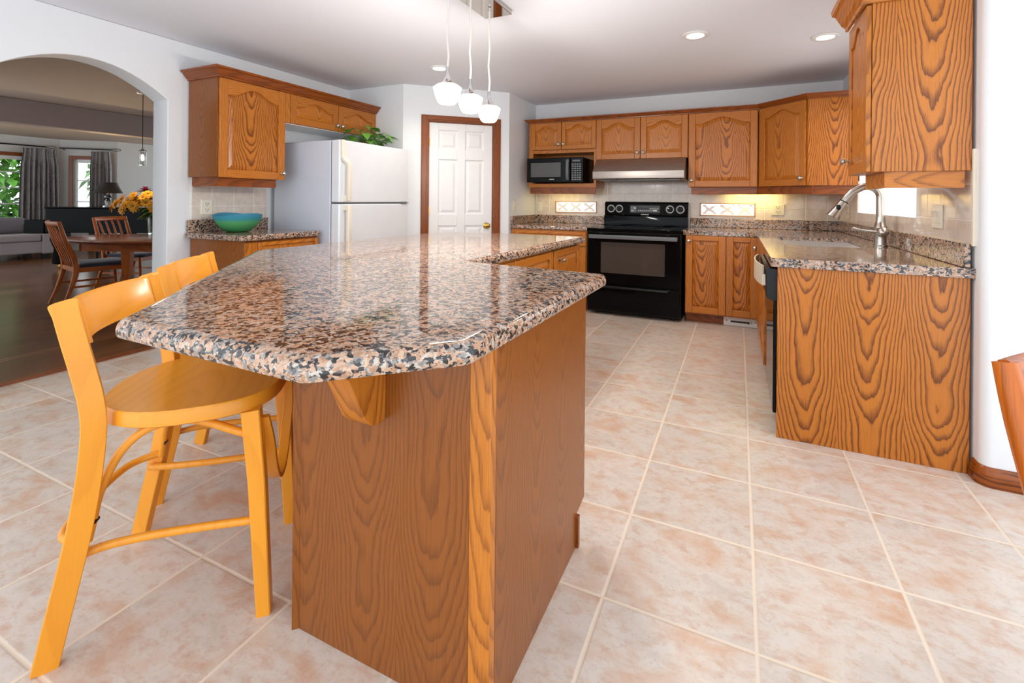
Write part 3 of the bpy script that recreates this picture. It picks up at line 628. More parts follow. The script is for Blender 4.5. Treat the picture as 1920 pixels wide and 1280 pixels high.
# ------------------------------------------------------------------ appliances
# fridge (front faces +x)
r = thing('refrigerator', 'white top-freezer refrigerator in the alcove', 'refrigerator', (-3.62, 3.61, 0)); bx, by = -3.62, 3.61
m = MB().box(-4.06 - bx, -3.325 - bx, 3.135 - by, 4.085 - by, .03, 1.75); m.build('cabinet_body', M['frside'], r, bevel=.008)
m = MB().box(-3.326 - bx, -3.312 - bx, 3.145 - by, 4.075 - by, .1, 1.74); m.build('gasket', M['gasket'], r)
fd = MB().box(-3.312 - bx, -3.212 - bx, 3.13 - by, 4.09 - by, 1.19, 1.752).build('freezer_door', M['frw'], r, bevel=.012, seg=3)
gd = MB().box(-3.312 - bx, -3.212 - bx, 3.13 - by, 4.09 - by, .1, 1.178).build('fridge_door', M['frw'], r, bevel=.012, seg=3)
m = MB().bar([(-3.205 - bx, 3.158 - by, 1.75), (-3.20 - bx, 3.16 - by, 1.60), (-3.19 - bx, 3.165 - by, 1.575), (-3.165 - bx, 3.19 - by, 1.545), (-3.16 - bx, 3.195 - by, 1.51), (-3.16 - bx, 3.195 - by, 1.205)], .04, .03, (0, 1, 0)); m.box(-3.212 - bx, -3.165 - bx, 3.178 - by, 3.212 - by, 1.2, 1.25); m.build('handle', M['cream'], fd, bevel=.006)
m = MB().bar([(-3.16 - bx, 3.195 - by, 1.165), (-3.16 - bx, 3.195 - by, .78), (-3.19 - bx, 3.175 - by, .72), (-3.20 - bx, 3.165 - by, .55)], .04, .03, (0, 1, 0)); m.box(-3.212 - bx, -3.165 - bx, 3.178 - by, 3.212 - by, 1.12, 1.165); m.build('handle', M['cream'], gd, bevel=.006)
m = MB().box(-3.31 - bx, -3.2 - bx, 3.98 - by, 4.088 - by, 1.179, 1.189); m.build('hinge', M['gasket'], r)
m = MB().box(-3.29 - bx, -3.27 - bx, 3.15 - by, 4.07 - by, .0, .1); m.build('kick_grille', M['gasket'], r)
# range
r = thing('range', 'black freestanding electric range with smooth cooktop', 'stove', (-1.0, 5.38, 0)); W = .485; yf = 4.985 - 5.38
box('body', M['blackm'], -W, W, yf + .05, .40, .03, .895, r)
m = MB().box(-W - .006, W + .006, yf - .01, .30, .895, .932); m.build('cooktop', M['blackg'], r, bevel=.006)
for x, y, q in ((-.24, -.17, .12), (.24, -.17, .10), (-.24, .12, .10), (.24, .12, .12)):
    m = MB().lathe([(q, .9323), (q, .9327), (q - .006, .9327), (q - .006, .9323)], 28, c=(x, y, 0)); m.build('burner_ring', M['greyp'], r)
d = MB().box(-W + .004, W - .004, yf, yf + .05, .335, .885).build('oven_door', M['blackg'], r, bevel=.006)
m = MB().box(-.335, .33, yf - .004, yf, .455, .785); m.build('door_window', M['glassdark'], d, bevel=.003)
m = MB(); m.bar([(-W + .03, yf - .055, .845), (W - .03, yf - .055, .845)], .042, .022, (0, 0, 1)); m.box(-W + .03, -W + .07, yf - .05, yf, .83, .86); m.box(W - .07, W - .03, yf - .05, yf, .83, .86); m.build('handle', M['greyp'], d, bevel=.004)
d = MB().box(-W + .004, W - .004, yf, yf + .05, .05, .322).build('storage_drawer', M['blackg'], r, bevel=.006)
m = MB().prism([(yf, .325), (yf - .03, .318), (yf - .032, .30), (yf - .02, .292), (yf, .29)], -W + .06, W - .12, 'x'); m.build('drawer_pull', M['blackm'], d, bevel=.003)
for x in (-.4, .4):
    for y in (yf + .1, .3): m = MB().lathe([(.02, 0), (.02, .032)], 12, c=(x, y, 0)); m.build('foot', M['blackm'], r)
bg = MB().prism([(.30, .93), (.40, .93), (.40, 1.215), (.36, 1.218), (.335, 1.2), (.325, 1.06), (.30, 1.05)], -W, W, 'x').build('backguard', M['blackg'], r, bevel=.005)
for x in (-.405, -.305, .285, .40):
    q = MB(); q.T = Matrix.Translation((x, .327, 1.133)) @ Matrix.Rotation(PI / 2 - .06, 4, 'X'); q.lathe([(.046, 0), (.046, .004), (.038, .004), (.038, .002), (.001, .002)], 24); rg = q.build('knob_dial', M['pale'], bg, smooth=True)
    q = MB(); q.T = Matrix.Translation((x, .326, 1.133)) @ Matrix.Rotation(PI / 2 - .06, 4, 'X'); q.lathe([(.034, 0), (.034, .012), (.028, .02), (.001, .021)], 20); q.box(-.007, .007, -.03, .03, .018, .03); q.build('control_knob', M['blackg'], rg, smooth=True)
m = MB(); m.box(-.175, .175, .3255, .330, 1.085, 1.175); cp = m.build('control_panel', M['blackm'], bg)
m = MB(); m.box(-.17, -.10, .3245, .3256, 1.095, 1.165); m.box(-.085, .165, .3245, .3256, 1.100, 1.106); m.box(-.085, .165, .3245, .3256, 1.155, 1.160)
m.build('panel_border', M['greyp'], cp)
m = MB()
for k in range(10): m.box(-.08 + k * .022, -.066 + k * .022, .3235, .3246, 1.11, 1.122)
for k in range(5): m.box(.055 + k * .022, .069 + k * .022, .3235, .3246, 1.13, 1.146)
m.box(-.16, -.135, .3235, .3246, 1.105, 1.12); m.box(-.13, -.108, .3235, .3246, 1.13, 1.155); m.build('keypad', M['pale'], cp)
m = MB().box(.095, .14, .322, .3236, 1.108, 1.124); m.build('clock_display', M['whitemetal'], cp)
m = MB().box(-.045, .045, .3205, .3236, 1.062, 1.072); m.build('badge', M['pale'], bg)
# range hood
r = thing('range_hood', 'stainless steel under-cabinet range hood over the range', 'range hood', (-1.003, 5.6, 1.462)); W = .492
m = MB().prism([(5.19 - 5.6, .012), (5.19 - 5.6, .092), (5.345 - 5.6, .236), (.195, .236), (.195, .0), (5.23 - 5.6, .0)], -W, W, 'x'); hb = m.build('canopy', M['steel'], r, bevel=.003)
m = MB(); m.box(-W + .05, W - .05, 5.23 - 5.6, .12, -.006, .001); m.build('filter_panel', M['greyp'], r)
for x in (-.25, .27): m = MB().box(x - .03, x + .03, 5.205 - 5.6, 5.225 - 5.6, -.004, .006); m.build('switch', M['blackm'], r)
m = MB().box(W - .13, W - .05, 5.1885 - 5.6, 5.19 - 5.6, .055, .061); m.build('badge', M['pale'], r)
# microwave
r = thing('microwave', 'black countertop microwave in the open cabinet niche', 'microwave', (-1.99, 5.5, 1.432)); 
m = MB().box(-.345, .36, 5.30 - 5.5, .27, .012, .298); m.build('case', M['blackg'], r, bevel=.006)
d = MB().box(-.355, .20, 5.272 - 5.5, 5.2995 - 5.5, .008, .302).build('door', M['blackg'], r, bevel=.008, seg=3)
m = MB().box(-.30, .085, 5.269 - 5.5, 5.272 - 5.5, .072, .245); m.build('door_window', M['micwin'], d, bevel=.004)
m = MB(); m.bar([(.172, 5.268 - 5.5, .04), (.172, 5.255 - 5.5, .07), (.172, 5.250 - 5.5, .155), (.172, 5.255 - 5.5, .24), (.172, 5.268 - 5.5, .275)], .034, .016, (1, 0, 0)); m.build('handle', M['greyp'], d, smooth=True)
m = MB().box(-.06, .0, 5.2705 - 5.5, 5.272 - 5.5, .04, .048); m.build('badge', M['pale'], d)
cp = MB().box(.205, .36, 5.272 - 5.5, 5.2995 - 5.5, .008, .302).build('control_panel', M['blackg'], r, bevel=.006)
m = MB().box(.23, .325, 5.2703 - 5.5, 5.272 - 5.5, .25, .27); m.build('display', M['greyp'], cp)
m = MB()
for i in range(4):
    for j in range(8): m.box(.222 + i * .03, .243 + i * .03, 5.2703 - 5.5, 5.272 - 5.5, .035 + j * .0255, .047 + j * .0255)
m.build('keypad', M['key'], cp)
for x in (-.28, .3):
    for y in (-.15, .2): m = MB().lathe([(.015, 0), (.015, .013)], 10, c=(x, y, 0)); m.build('foot', M['blackm'], r)

# ------------------------------------------------------------------ pantry door
T0 = Matrix.Translation((PA.x, PA.y, 0)) @ Matrix.Rotation(PROT, 4, 'Z')
m = MB(); m.T = T0
cas = .078; s0, s1, zt = .275, 1.035, 2.105
for a in (0, 1):
    x0 = s0 - cas if a == 0 else s1; m.box(x0, x0 + cas, -.018, .0, 0, zt + cas * .8); m.box(x0 + .008, x0 + cas - .02, -.024, -.018, 0, zt + .05)
m.box(s0, s1, -.018, .0, zt, zt + cas * .8, 'x'); m.box(s0 - .02, s1 + .02, -.024, -.018, zt + .012, zt + .05, 'x')
m.box(s0 - .001, s0 + .012, .0, .1, 0, zt); m.box(s1 - .012, s1 + .001, .0, .1, 0, zt); m.box(s0, s1, .0, .1, zt - .012, zt + .001, 'x')
tr = struct(m.build('trim_4', M['oak_case'], bevel=.003), 'dark oak casing around the pantry door', 'trim')
m = MB(); m.T = T0; a0, a1 = s0 + .014, s1 - .014; cw = (a1 - a0); st = .105; mid = .09
cols = [(a0 + st, a0 + cw / 2 - mid / 2), (a0 + cw / 2 + mid / 2, a1 - st)]; rows = [(.24, .93), (1.057, 1.68), (1.793, 2.01)]
m.box(a0, a0 + st, .02, .055, .008, zt - .014); m.box(a1 - st, a1, .02, .055, .008, zt - .014); m.box(cols[0][1], cols[1][0], .02, .055, .008, zt - .014)
zs = [.008] + [z for rw in rows for z in rw] + [zt - .014]
for c in cols:
    for k in range(0, len(zs), 2): m.box(c[0], c[1], .02, .055, zs[k], zs[k + 1])
dr = struct(m.build('door_1', M['doorw'], bevel=.003), 'white six-panel pantry door', 'door')
for c in cols:
    for rw in rows:
        q = MB(); q.T = T0; x0, x1, z0, z1 = c[0] - .001, c[1] + .001, rw[0] - .001, rw[1] + .001
        R = lambda o, y: [(x0 + o, y, z0 + o), (x1 - o, y, z0 + o), (x1 - o, y, z1 - o), (x0 + o, y, z1 - o)]
        q.loft([R(0, .04), R(0, .026), R(.014, .034), R(.024, .034), R(.05, .024)], cap=True); q.build('door_panel', M['doorw'], dr)
m = MB(); m.T = T0 @ Matrix.Translation((.954, .02, .925)) @ Matrix.Rotation(PI / 2, 4, 'X'); m.lathe([(.037, 0), (.037, .004), (.03, .008), (.014, .012), (.013, .03), (.026, .04), (.034, .052), (.032, .066), (.018, .074), (.002, .075)], 22); lab(m.build('door_knob', M['brass'], dr, smooth=True), 'polished brass door knob')
for z in (1.87, 1.1, .25): m = MB(); m.T = T0; m.box(s0 + .006, s0 + .022, .012, .022, z - .045, z + .045); m.build('hinge', M['brass'], dr)

# ------------------------------------------------------------------ switches and outlets
def plate(name, label, cat, loc, rz, w, h, kind):
    r = thing(name, label, cat, loc, rz)
    m = MB().box(-w / 2, w / 2, -.009, 0, -h / 2, h / 2); m.build('cover_plate', M['plate'], r, bevel=.004)
    if kind == 'outlet':
        for z in (h * .2, -h * .2):
            q = MB().prism(roundpoly([(-w * .24, z - h * .13), (w * .24, z - h * .13), (w * .24, z + h * .13), (-w * .24, z + h * .13)], h * .06), -.011, -.008, 'y'); f = q.build('socket', M['plate'], r)
            q = MB(); q.box(-w * .12, -w * .08, -.0118, -.0108, z - .002, z + .012); q.box(w * .08, w * .12, -.0118, -.0108, z - .002, z + .012); q.box(-w * .03, w * .03, -.0118, -.0108, z - .014, z - .007); q.build('slots', M['slot'], f)
    else:
        for x in ([0] if kind == 1 else [-w * .22, w * .22]):
            q = MB().box(x - w * (.16 if kind == 2 else .2), x + w * (.16 if kind == 2 else .2), -.012, -.008, -h * .27, h * .27); f = q.build('switch_frame', M['plate'], r, bevel=.001)
            q = MB().prism([(-.012, -h * .24), (-.012, h * .24), (-.02, h * .24), (-.013, -.002)], x - w * .12, x + w * .12, 'x'); q.build('rocker', M['plate'], f)
plate('outlet', 'ivory wall outlet on the tile behind the glass bowl', 'outlet', (XL + .012, 2.534, 1.142), R90, .098, .128, 'outlet')
plate('outlet', 'ivory wall outlet on the back tile right of the glass blocks', 'outlet', (.392, YB - .012, 1.148), 0, .128, .122, 'outlet')
plate('light_switch', 'ivory light switch on the wall beside the pantry door', 'light switch', (-2.455, 5.157, 1.16), R90, .09, .125, 1)
plate('light_switch', 'ivory switch plate on the back wall under the microwave', 'light switch', (-2.38, YB - .012, 1.14), 0, .075, .125, 1)
plate('light_switch', 'double ivory light switch on the sink tile at right', 'light switch', (XR - .012, 3.19, 1.158), -R90, .135, .125, 2)
plate('outlet', 'ivory wall outlet in the sink corner behind the faucet', 'outlet', (XR - .012, 5.40, 1.15), -R90, .09, .13, 'outlet')

# ------------------------------------------------------------------ kitchen island
r = thing('island_cabinet', 'angled oak kitchen island cabinet under the big granite top', 'cabinet', (-1.4, 2.2, 0)); ox, oy = -1.4, 2.2
tr_ = lambda P: [(x - ox, y - oy) for x, y in P]
m = MB().prism(tr_([(-1.118, .985), (-.545, .985), (-.545, 1.60), (-.60, 1.66), (-1.17, 1.66), (-1.17, 3.64), (-2.1, 3.64), (-2.1, 1.95)]), .1, .888); m.build('carcass', M['oak'], r)
m = MB().prism(tr_([(-1.118, .985), (-.545, .985), (-.545, 1.58), (-1.24, 1.58), (-1.24, 3.6), (-2.1, 3.6), (-2.1, 1.95)]), 0, .1); m.build('toe_kick', M['oak_trim'], r)
m = MB().box(-1.124 - ox, -.568 - ox, .96 - oy, .985 - oy, 0, .888); m.build('end_panel', M['oak_end'], r, bevel=.002)
m = MB().box(-.568 - ox, -.51 - ox, .958 - oy, .985 - oy, 0, .888); m.build('corner_post', M['oak'], r, bevel=.003)
m = MB().prism(tr_([(.985, 0), (.985, 0)]), 0, 0) if False else MB()
m.prism([(.985 - oy, 0), (1.615 - oy, 0), (1.615 - oy, .115), (1.70 - oy, .125), (1.70 - oy, .888), (.985 - oy, .888)], -.535 - ox, -.51 - ox, 'x'); m.build('side_panel', M['oak_end'], r, bevel=.002)
m = MB().box(-.545 - ox, -.500 - ox, 1.598 - oy, 1.616 - oy, 0.0, .112); m.build('toe_return', M['oak_trim'], r, bevel=.002)
m = MB(); d0, d1 = Vector((-1.124, .962)), Vector((-2.1, 1.94)); dd = d1 - d0; m.T = Matrix.Translation((d0.x - ox, d0.y - oy, 0)) @ Matrix.Rotation(math.atan2(dd.y, dd.x), 4, 'Z'); m.box(0, dd.length, 0, .02, 0, .888); m.build('back_panel', M['oak_end'], r)
pr_ = [(.96, .888), (.735, .888), (.73, .875), (.735, .862), (.78, .845), (.83, .80), (.86, .735), (.885, .685), (.91, .662), (.93, .656), (.96, .66)]
m = MB().prism([(y - oy, z) for y, z in pr_], -.893 - ox, -.817 - ox, 'x'); m.build('corbel', M['oak'], r, bevel=.003)
def idoor(y0, y1, kn):  # doors on the face x=-1.15, seen from the range aisle
    dd = door(r, 0, y1 - y0, .115, .875, 0, kn, sw=.06); dd.location = (-1.168 - ox, y0 - oy, 0); dd.rotation_euler = (0, 0, R90); return dd
idoor(2.425, 3.03, None); idoor(3.06, 3.63, (.10, .80))
m = MB().box(-1.17 - ox, -1.148 - ox, 2.23 - oy, 2.42 - oy, .115, .875); m.build('filler', M['oak'], r, bevel=.002)
r = thing('countertop', 'large angled pink and black granite island top', 'countertop', (-1.4, 2.2, .888))
poly = [(-1.338, .612), (-.708, .603), (-.487, .822), (-.470, 1.86), (-1.155, 1.93), (-1.108, 3.675), (-1.80, 3.70), (-2.42, 3.55), (-2.44, 1.776)]
P = roundpoly(tr_(poly), [.035, .05, .05, .03, .02, .03, .6, .35, .12], 8)
c = .0; m = MB(); rr = .021
rings = []
def inset(P, d):
    out = []
    n = len(P)
    for i in range(n):
        a, p, b = Vector(P[i - 1]), Vector(P[i]), Vector(P[(i + 1) % n]); t1 = (p - a); t2 = (b - p)
        if t1.length < 1e-6: t1 = t2
        if t2.length < 1e-6: t2 = t1
        n1 = Vector((-t1.y, t1.x)).normalized(); n2 = Vector((-t2.y, t2.x)).normalized(); nn = (n1 + n2); nn = nn / max(.5, nn.length) if nn.length else n1
        out.append(tuple(p + nn * d))
    return out
TH = .047
from mathutils.geometry import tessellate_polygon
def capfill(m, ring):
    vs = [Vector(q) for q in ring]; m.add(vs, [tuple(t) for t in tessellate_polygon([vs])])
for d, z in ((.012, 0), (.004, .003), (0, .010), (0, .024), (.0035, .034), (.0095, .0425), (.018, .0462), (.028, TH)):
    rings.append([(*q, z) for q in inset(P, d)])
m.loft(rings, cap=False); capfill(m, rings[0]); capfill(m, rings[-1]); m.build('slab', M['granite'], r, smooth=True)

# ------------------------------------------------------------------ bar stools
def stool():
    r = thing('bar_stool', 'amber bentwood counter stool nearest the camera at the island corner', 'stool', (-1.597, .941, 0), math.atan2(-.754, .656), 'stools along the island')
    seat = []
    for k in range(40):
        a = 2 * PI * k / 40; x, y = math.cos(a), math.sin(a)
        e = .62 if y > 0 else .85
        px = .262 * math.copysign(abs(x) ** e, x); py = (.235 if y > 0 else .245) * math.copysign(abs(y) ** e, y)
        if y > 0: px *= 1 - .10 * (py / .235)
        seat.append((px, py + .045))
    m = MB(); R_ = lambda s, z: [(x * s, .045 + (y - .045) * s, z) for x, y in seat]
    m.loft([R_(.97, .598), R_(1, .603), R_(1, .636), R_(.985, .643), R_(.90, .642), R_(.6, .636), R_(.2, .634)], 'x'); m.build('seat', M['beech'], r, smooth=True)
    prof = [(-.240, 0), (-.217, .115), (-.178, .31), (-.155, .46), (-.144, .60), (-.150, .68), (-.168, .76), (-.190, .845), (-.211, .93), (-.2165, .950)]
    for s in (1, -1):
        pts = [(s * (.248 - .014 * z), y, z) for y, z in prof]; pts[0] = (pts[0][0], pts[0][1], 0)
        pts = sm(pts, 4); m = MB().bar(pts, .026, [.054] * (len(pts) - 5) + [.058, .060, .058, .050, .030], (math.cos(.44), s * s * math.sin(.44) * s, 0), ch=.15); lg = m.build('leg', M['beech'], r, smooth=True)
    for s in (1, -1):
        m = MB().bar([(s * .203, .222, .603), (s * .204, .24, .40), (s * .206, .262, 0)], .040, [.050, .046, .038], (1, 0, 0), ch=.15); m.build('leg', M['beech'], r, smooth=True)
    # curved plywood backrest wrapping forward on to the posts
    pts = []; n = 18
    for k in range(n + 1):
        t = -1 + 2 * k / n; pts.append((t * .232, -.232 + .052 * abs(t) ** 2.6, .888))
    m = MB(); rings = []
    for i, p in enumerate(pts):
        t = (Vector(pts[min(i + 1, n)]) - Vector(pts[max(i - 1, 0)])).normalized(); nn = Vector((-t.y, t.x, 0)); th = .010; hz = .058; ln = -.028
        e = 1 if 0 < i < n else .96
        rings.append([Vector((p[0], p[1], p[2])) + nn * q[0] + Vector((0, ln * q[1] / hz * .5, q[1] * e)) for q in ((-th, -hz), (th, -hz + .004), (th, hz - .006), (th * .4, hz), (-th, hz - .004))])
    m.loft(rings, 'x'); m.build('backrest', M['beech'], r, smooth=True)
    for s in (1, -1):
        m = MB().bar([(s * .214, -.168, .83), (s * .214, -.198, .944)], .030, .016, (math.cos(.44), s * math.sin(.44), 0), ch=.3); m.build('back_cleat', M['beech'], r, smooth=True)
    # side arches under the seat
    for s in (1, -1):
        pts = [(s * .222, -.165, .30), (s * .215, -.158, .345), (s * .208, -.145, .42), (s * .20, -.105, .515), (s * .196, -.045, .572), (s * .195, .03, .590), (s * .196, .10, .578), (s * .20, .17, .548), (s * .2, .23, .522)]
        m = MB().tube(sm(pts), .0115, 12); m.build('arch_brace', M['beech'], r, smooth=True)
    # side foot rails bent in towards the rear legs
    for s in (1, -1):
        pts = [(s * .225, -.20, .262), (s * .20, -.13, .268), (s * .19, -.03, .27), (s * .19, .10, .27), (s * .2, .245, .272)]
        m = MB().tube(sm(pts), .0115, 12); m.build('foot_rail', M['beech'], r, smooth=True)
    m = MB().tube(sm([(.225, -.178, .305), (.17, -.245, .30), (.0, -.26, .30), (-.17, -.245, .30), (-.225, -.178, .305)]), .0115, 12); m.build('rear_stretcher', M['beech'], r, smooth=True)
    # front bentwood bow between the front legs
    pts = [(.185, .25, .57)] + [(.185 - .37 * t, .25 + .01, .30 + .27 * (abs(2 * t - 1) ** 2.2)) for t in [k / 12 for k in range(1, 12)]] + [(-.185, .25, .57)]
    m = MB().bar(sm(pts, 3), .032, .014, (0, 1, 0)); m.build('front_bow', M['beech'], r, smooth=True)
    for s in (1, -1):
        q = MB(); q.T = Matrix.Translation((s * .214, -.150, .35)) @ Matrix.Rotation(PI / 2, 4, 'Y'); q.lathe([(.006, -.009), (.006, .009)], 10); q.build('bolt', M['blackm'], r)
    return r
s1_ = stool()
s2_ = copy_tree(s1_); s2_.location = (-1.597 - .482, .941 + .502, 0); s2_['label'] = 'amber bentwood counter stool farther along the island, towards the fridge'

# ------------------------------------------------------------------ pendant fixture over the island
r = thing('pendant_light', 'chrome plate pendant fixture with three lit glass shades over the island', 'pendant light', (-1.43, 2.39, 1.72)); ox, oy, oz = -1.43, 2.39, 1.72
m = MB().box(-1.575 - ox, -1.375 - ox, 1.93 - oy, 2.825 - oy, 2.458 - oz, ZC - oz); m.build('ceiling_plate', M['mirror'], r, bevel=.003)
for x, y, z0 in ((-1.40, 2.104, 1.728), (-1.432, 2.391, 1.733), (-1.456, 2.665, 1.722)):
    c = (x - ox, y - oy, z0 - oz)
    m = MB(); k = [(0, .19), (.004, .26), (-.004, .36), (.002, .47), (-.003, .6), (0, 2.458 - z0)]; m.tube([(c[0] + a, c[1] + a * .5, c[2] + b) for a, b in k], .0058, 8); cd = m.build('cord', M['cord'], r, smooth=True)
    m = MB().lathe([(.011, .725), (.011, .74)], 10, c=(c[0], c[1], c[2] + 2.458 - z0 - .745)); m.build('cord_grip', M['nickel'], cd)
    m = MB().lathe([(.0085, .198), (.0085, .18), (.010, .16), (.015, .14), (.026, .122), (.040, .110), (.050, .105), (.048, .103), (.03, .105)], 24, c=c); cp = m.build('cap', M['chrome'], r, smooth=True)
    m = MB().lathe([(.050, .106), (.064, .098), (.0735, .088), (.072, .085)], 28, c=c); m.build('shade_collar', M['shadeclear'], r, smooth=True)
    m = MB().lathe([(.0745, .088), (.0735, .080), (.067, .055), (.058, .028), (.050, .012), (.040, .003), (.02, .0), (.001, 0)], 28, c=c); m.build('shade', M['shadeglow'], r, smooth=True)
    ld = bpy.data.lights.new('pendant_glow', 'POINT'); ld.energy = 12; ld.color = (1, .95, .88); ld.shadow_soft_size = .05
    lo = bpy.data.objects.new('pendant_glow', ld); COL.objects.link(lo); lo.parent = r; lo.location = (c[0], c[1], c[2] - .07)

# recessed ceiling lights
def downlight(label, x, y, mat, e):
    r = thing('ceiling_light', label, 'ceiling light', (x, y, ZC - .012), 0, 'recessed ceiling lights')
    m = MB().lathe([(.062, .012), (.095, .011), (.097, .006), (.09, .001), (.066, 0), (.062, .004)], 30); m.build('trim_ring', M['whitemetal'], r, smooth=True)
    m = MB().lathe([(.001, .003), (.06, .004), (.06, .010), (.001, .010)], 26); m.build('lens', mat, r)
    ld = bpy.data.lights.new('downlight', 'SPOT'); ld.energy = e; ld.color = (1, .9, .76); ld.spot_size = 2.6; ld.spot_blend = .8; ld.shadow_soft_size = .06
    lo = bpy.data.objects.new('downlight', ld); COL.objects.link(lo); lo.parent = r; lo.location = (0, 0, -.02)
downlight('round lit ceiling light above the pantry door corner', -2.614, 3.789, M['bulb'], 26)
downlight('round lit ceiling light in the middle of the ceiling above the aisle', -.302, 3.799, M['bulb'], 26)
downlight('round ceiling light above the sink near the large wall cabinet', .595, 4.224, M['bulbdim'], 14)
# under-cabinet strips
def strip(label, x0, x1, y, z, e):
    r = thing('under_cabinet_light', label, 'light', ((x0 + x1) / 2, y, z - .018)); hw = (x1 - x0) / 2
    box('housing', M['whitemetal'], -hw, hw, -.03, .03, .004, .018, r); box('lens', M['ucl'], -hw + .01, hw - .01, -.02, .02, 0, .004, r, bevel=0)
    ld = bpy.data.lights.new('strip_glow', 'AREA'); ld.shape = 'RECTANGLE'; ld.size = hw * 1.8; ld.size_y = .04; ld.energy = e; ld.color = (1, .78, .22)
    lo = bpy.data.objects.new('strip_glow', ld); COL.objects.link(lo); lo.parent = r; lo.location = (0, 0, -.004)
strip('slim warm light under the microwave cabinet', -2.25, -1.75, 5.62, 1.384, .45)
strip('slim warm light under the tall cabinet right of the hood', -.10, .40, 5.70, 1.384, 1.5)

# ------------------------------------------------------------------ bowl, plant
r = thing('glass_bowl', 'oval blue and green glass bowl on the granite counter', 'bowl', (-3.86, 2.64, .936))
pf = [(.001, .0), (.07, .0), (.095, .008), (.138, .05), (.168, .10), (.18, .145), (.175, .148), (.162, .104), (.131, .056), (.09, .014), (.065, .008), (.001, .007)]
m = MB(); n = 40; rings = []
for q, z in pf:
    rings.append([(q * 1.0 * math.cos(2 * PI * k / n), q * 1.05 * math.sin(2 * PI * k / n), z + (.012 * math.cos(4 * PI * k / n) * (z / .148) ** 2 if z > .04 else 0)) for k in range(n)])
m.loft(rings); m.build('bowl', M['bowl'], r, smooth=True)
m = MB().lathe([(.001, .0085), (.06, .0085), (.085, .016), (.122, .052), (.126, .062), (.08, .066), (.04, .058), (.001, .062)], 30); lab(m.build('refraction_fill', M['bowlin'], r, smooth=True), 'olive brown fill standing in for granite refracted in the bowl')  # brown fill paints the granite backsplash refracted through the glass
random.seed(4)
r = thing('potted_plant', 'leafy green pothos plant on top of the fridge', 'plant', (-3.60, 3.82, 1.752))
m = MB().lathe([(.05, 0), (.06, .01), (.07, .045), (.074, .048), (.074, .058), (.066, .058), (.06, .045), (.001, .04)], 20); m.build('pot', M['potb'], r, smooth=True)
def leafmesh(mb, base, tip, w, droop=.02, n=6):
    base, tip = Vector(base), Vector(tip); d = tip - base; L = d.length; d.normalize(); sd = d.cross(Vector((0, 0, 1)))
    sd = sd.normalized() if sd.length > .01 else Vector((1, 0, 0)); up = sd.cross(d)
    A = []
    for k in range(n + 1):
        t = k / n; ww = w * (math.sin(PI * min(1, t ** .75 * 1.0)) ** .8) * (1 - .25 * t); c = base + d * L * t - Vector((0, 0, droop * t * t))
        A.append([c - sd * ww + up * ww * .25, c, c + sd * ww + up * ww * .25, c - up * .0015])
    vs = [p for q in A for p in q]; fs = []
    for k in range(n):
        b = k * 4
        for i in range(4): fs.append((b + i, b + (i + 1) % 4, b + 4 + (i + 1) % 4, b + 4 + i))
    mb.add(vs, fs, d)
for k in range(34):
    a = random.uniform(-2.2, 1.5); rad = random.uniform(.05, .24); h = random.uniform(.09, .24) if rad < .15 else random.uniform(.06, .18)
    if k < 4: rad, h, a = (.25, .16 - .02 * k, .25 + k * .25)
    ln = random.uniform(.09, .13)
    if math.sin(a) * (rad + ln) > .27: rad = .27 / math.sin(a) - ln
    e = Vector((rad * math.cos(a), rad * math.sin(a), h)); q = MB().tube([(0, 0, .04), (e.x * .4, e.y * .4, .05 + h * .6), tuple(e)], .003, 6); stm = q.build('stem', M['stem'], r)
    q = MB(); t2 = e + Vector((math.cos(a) * ln, math.sin(a) * ln, random.uniform(-.08, .05))); leafmesh(q, e, t2, random.uniform(.040, .056), .04); q.build('leaf', M['leaf'], r, smooth=True)

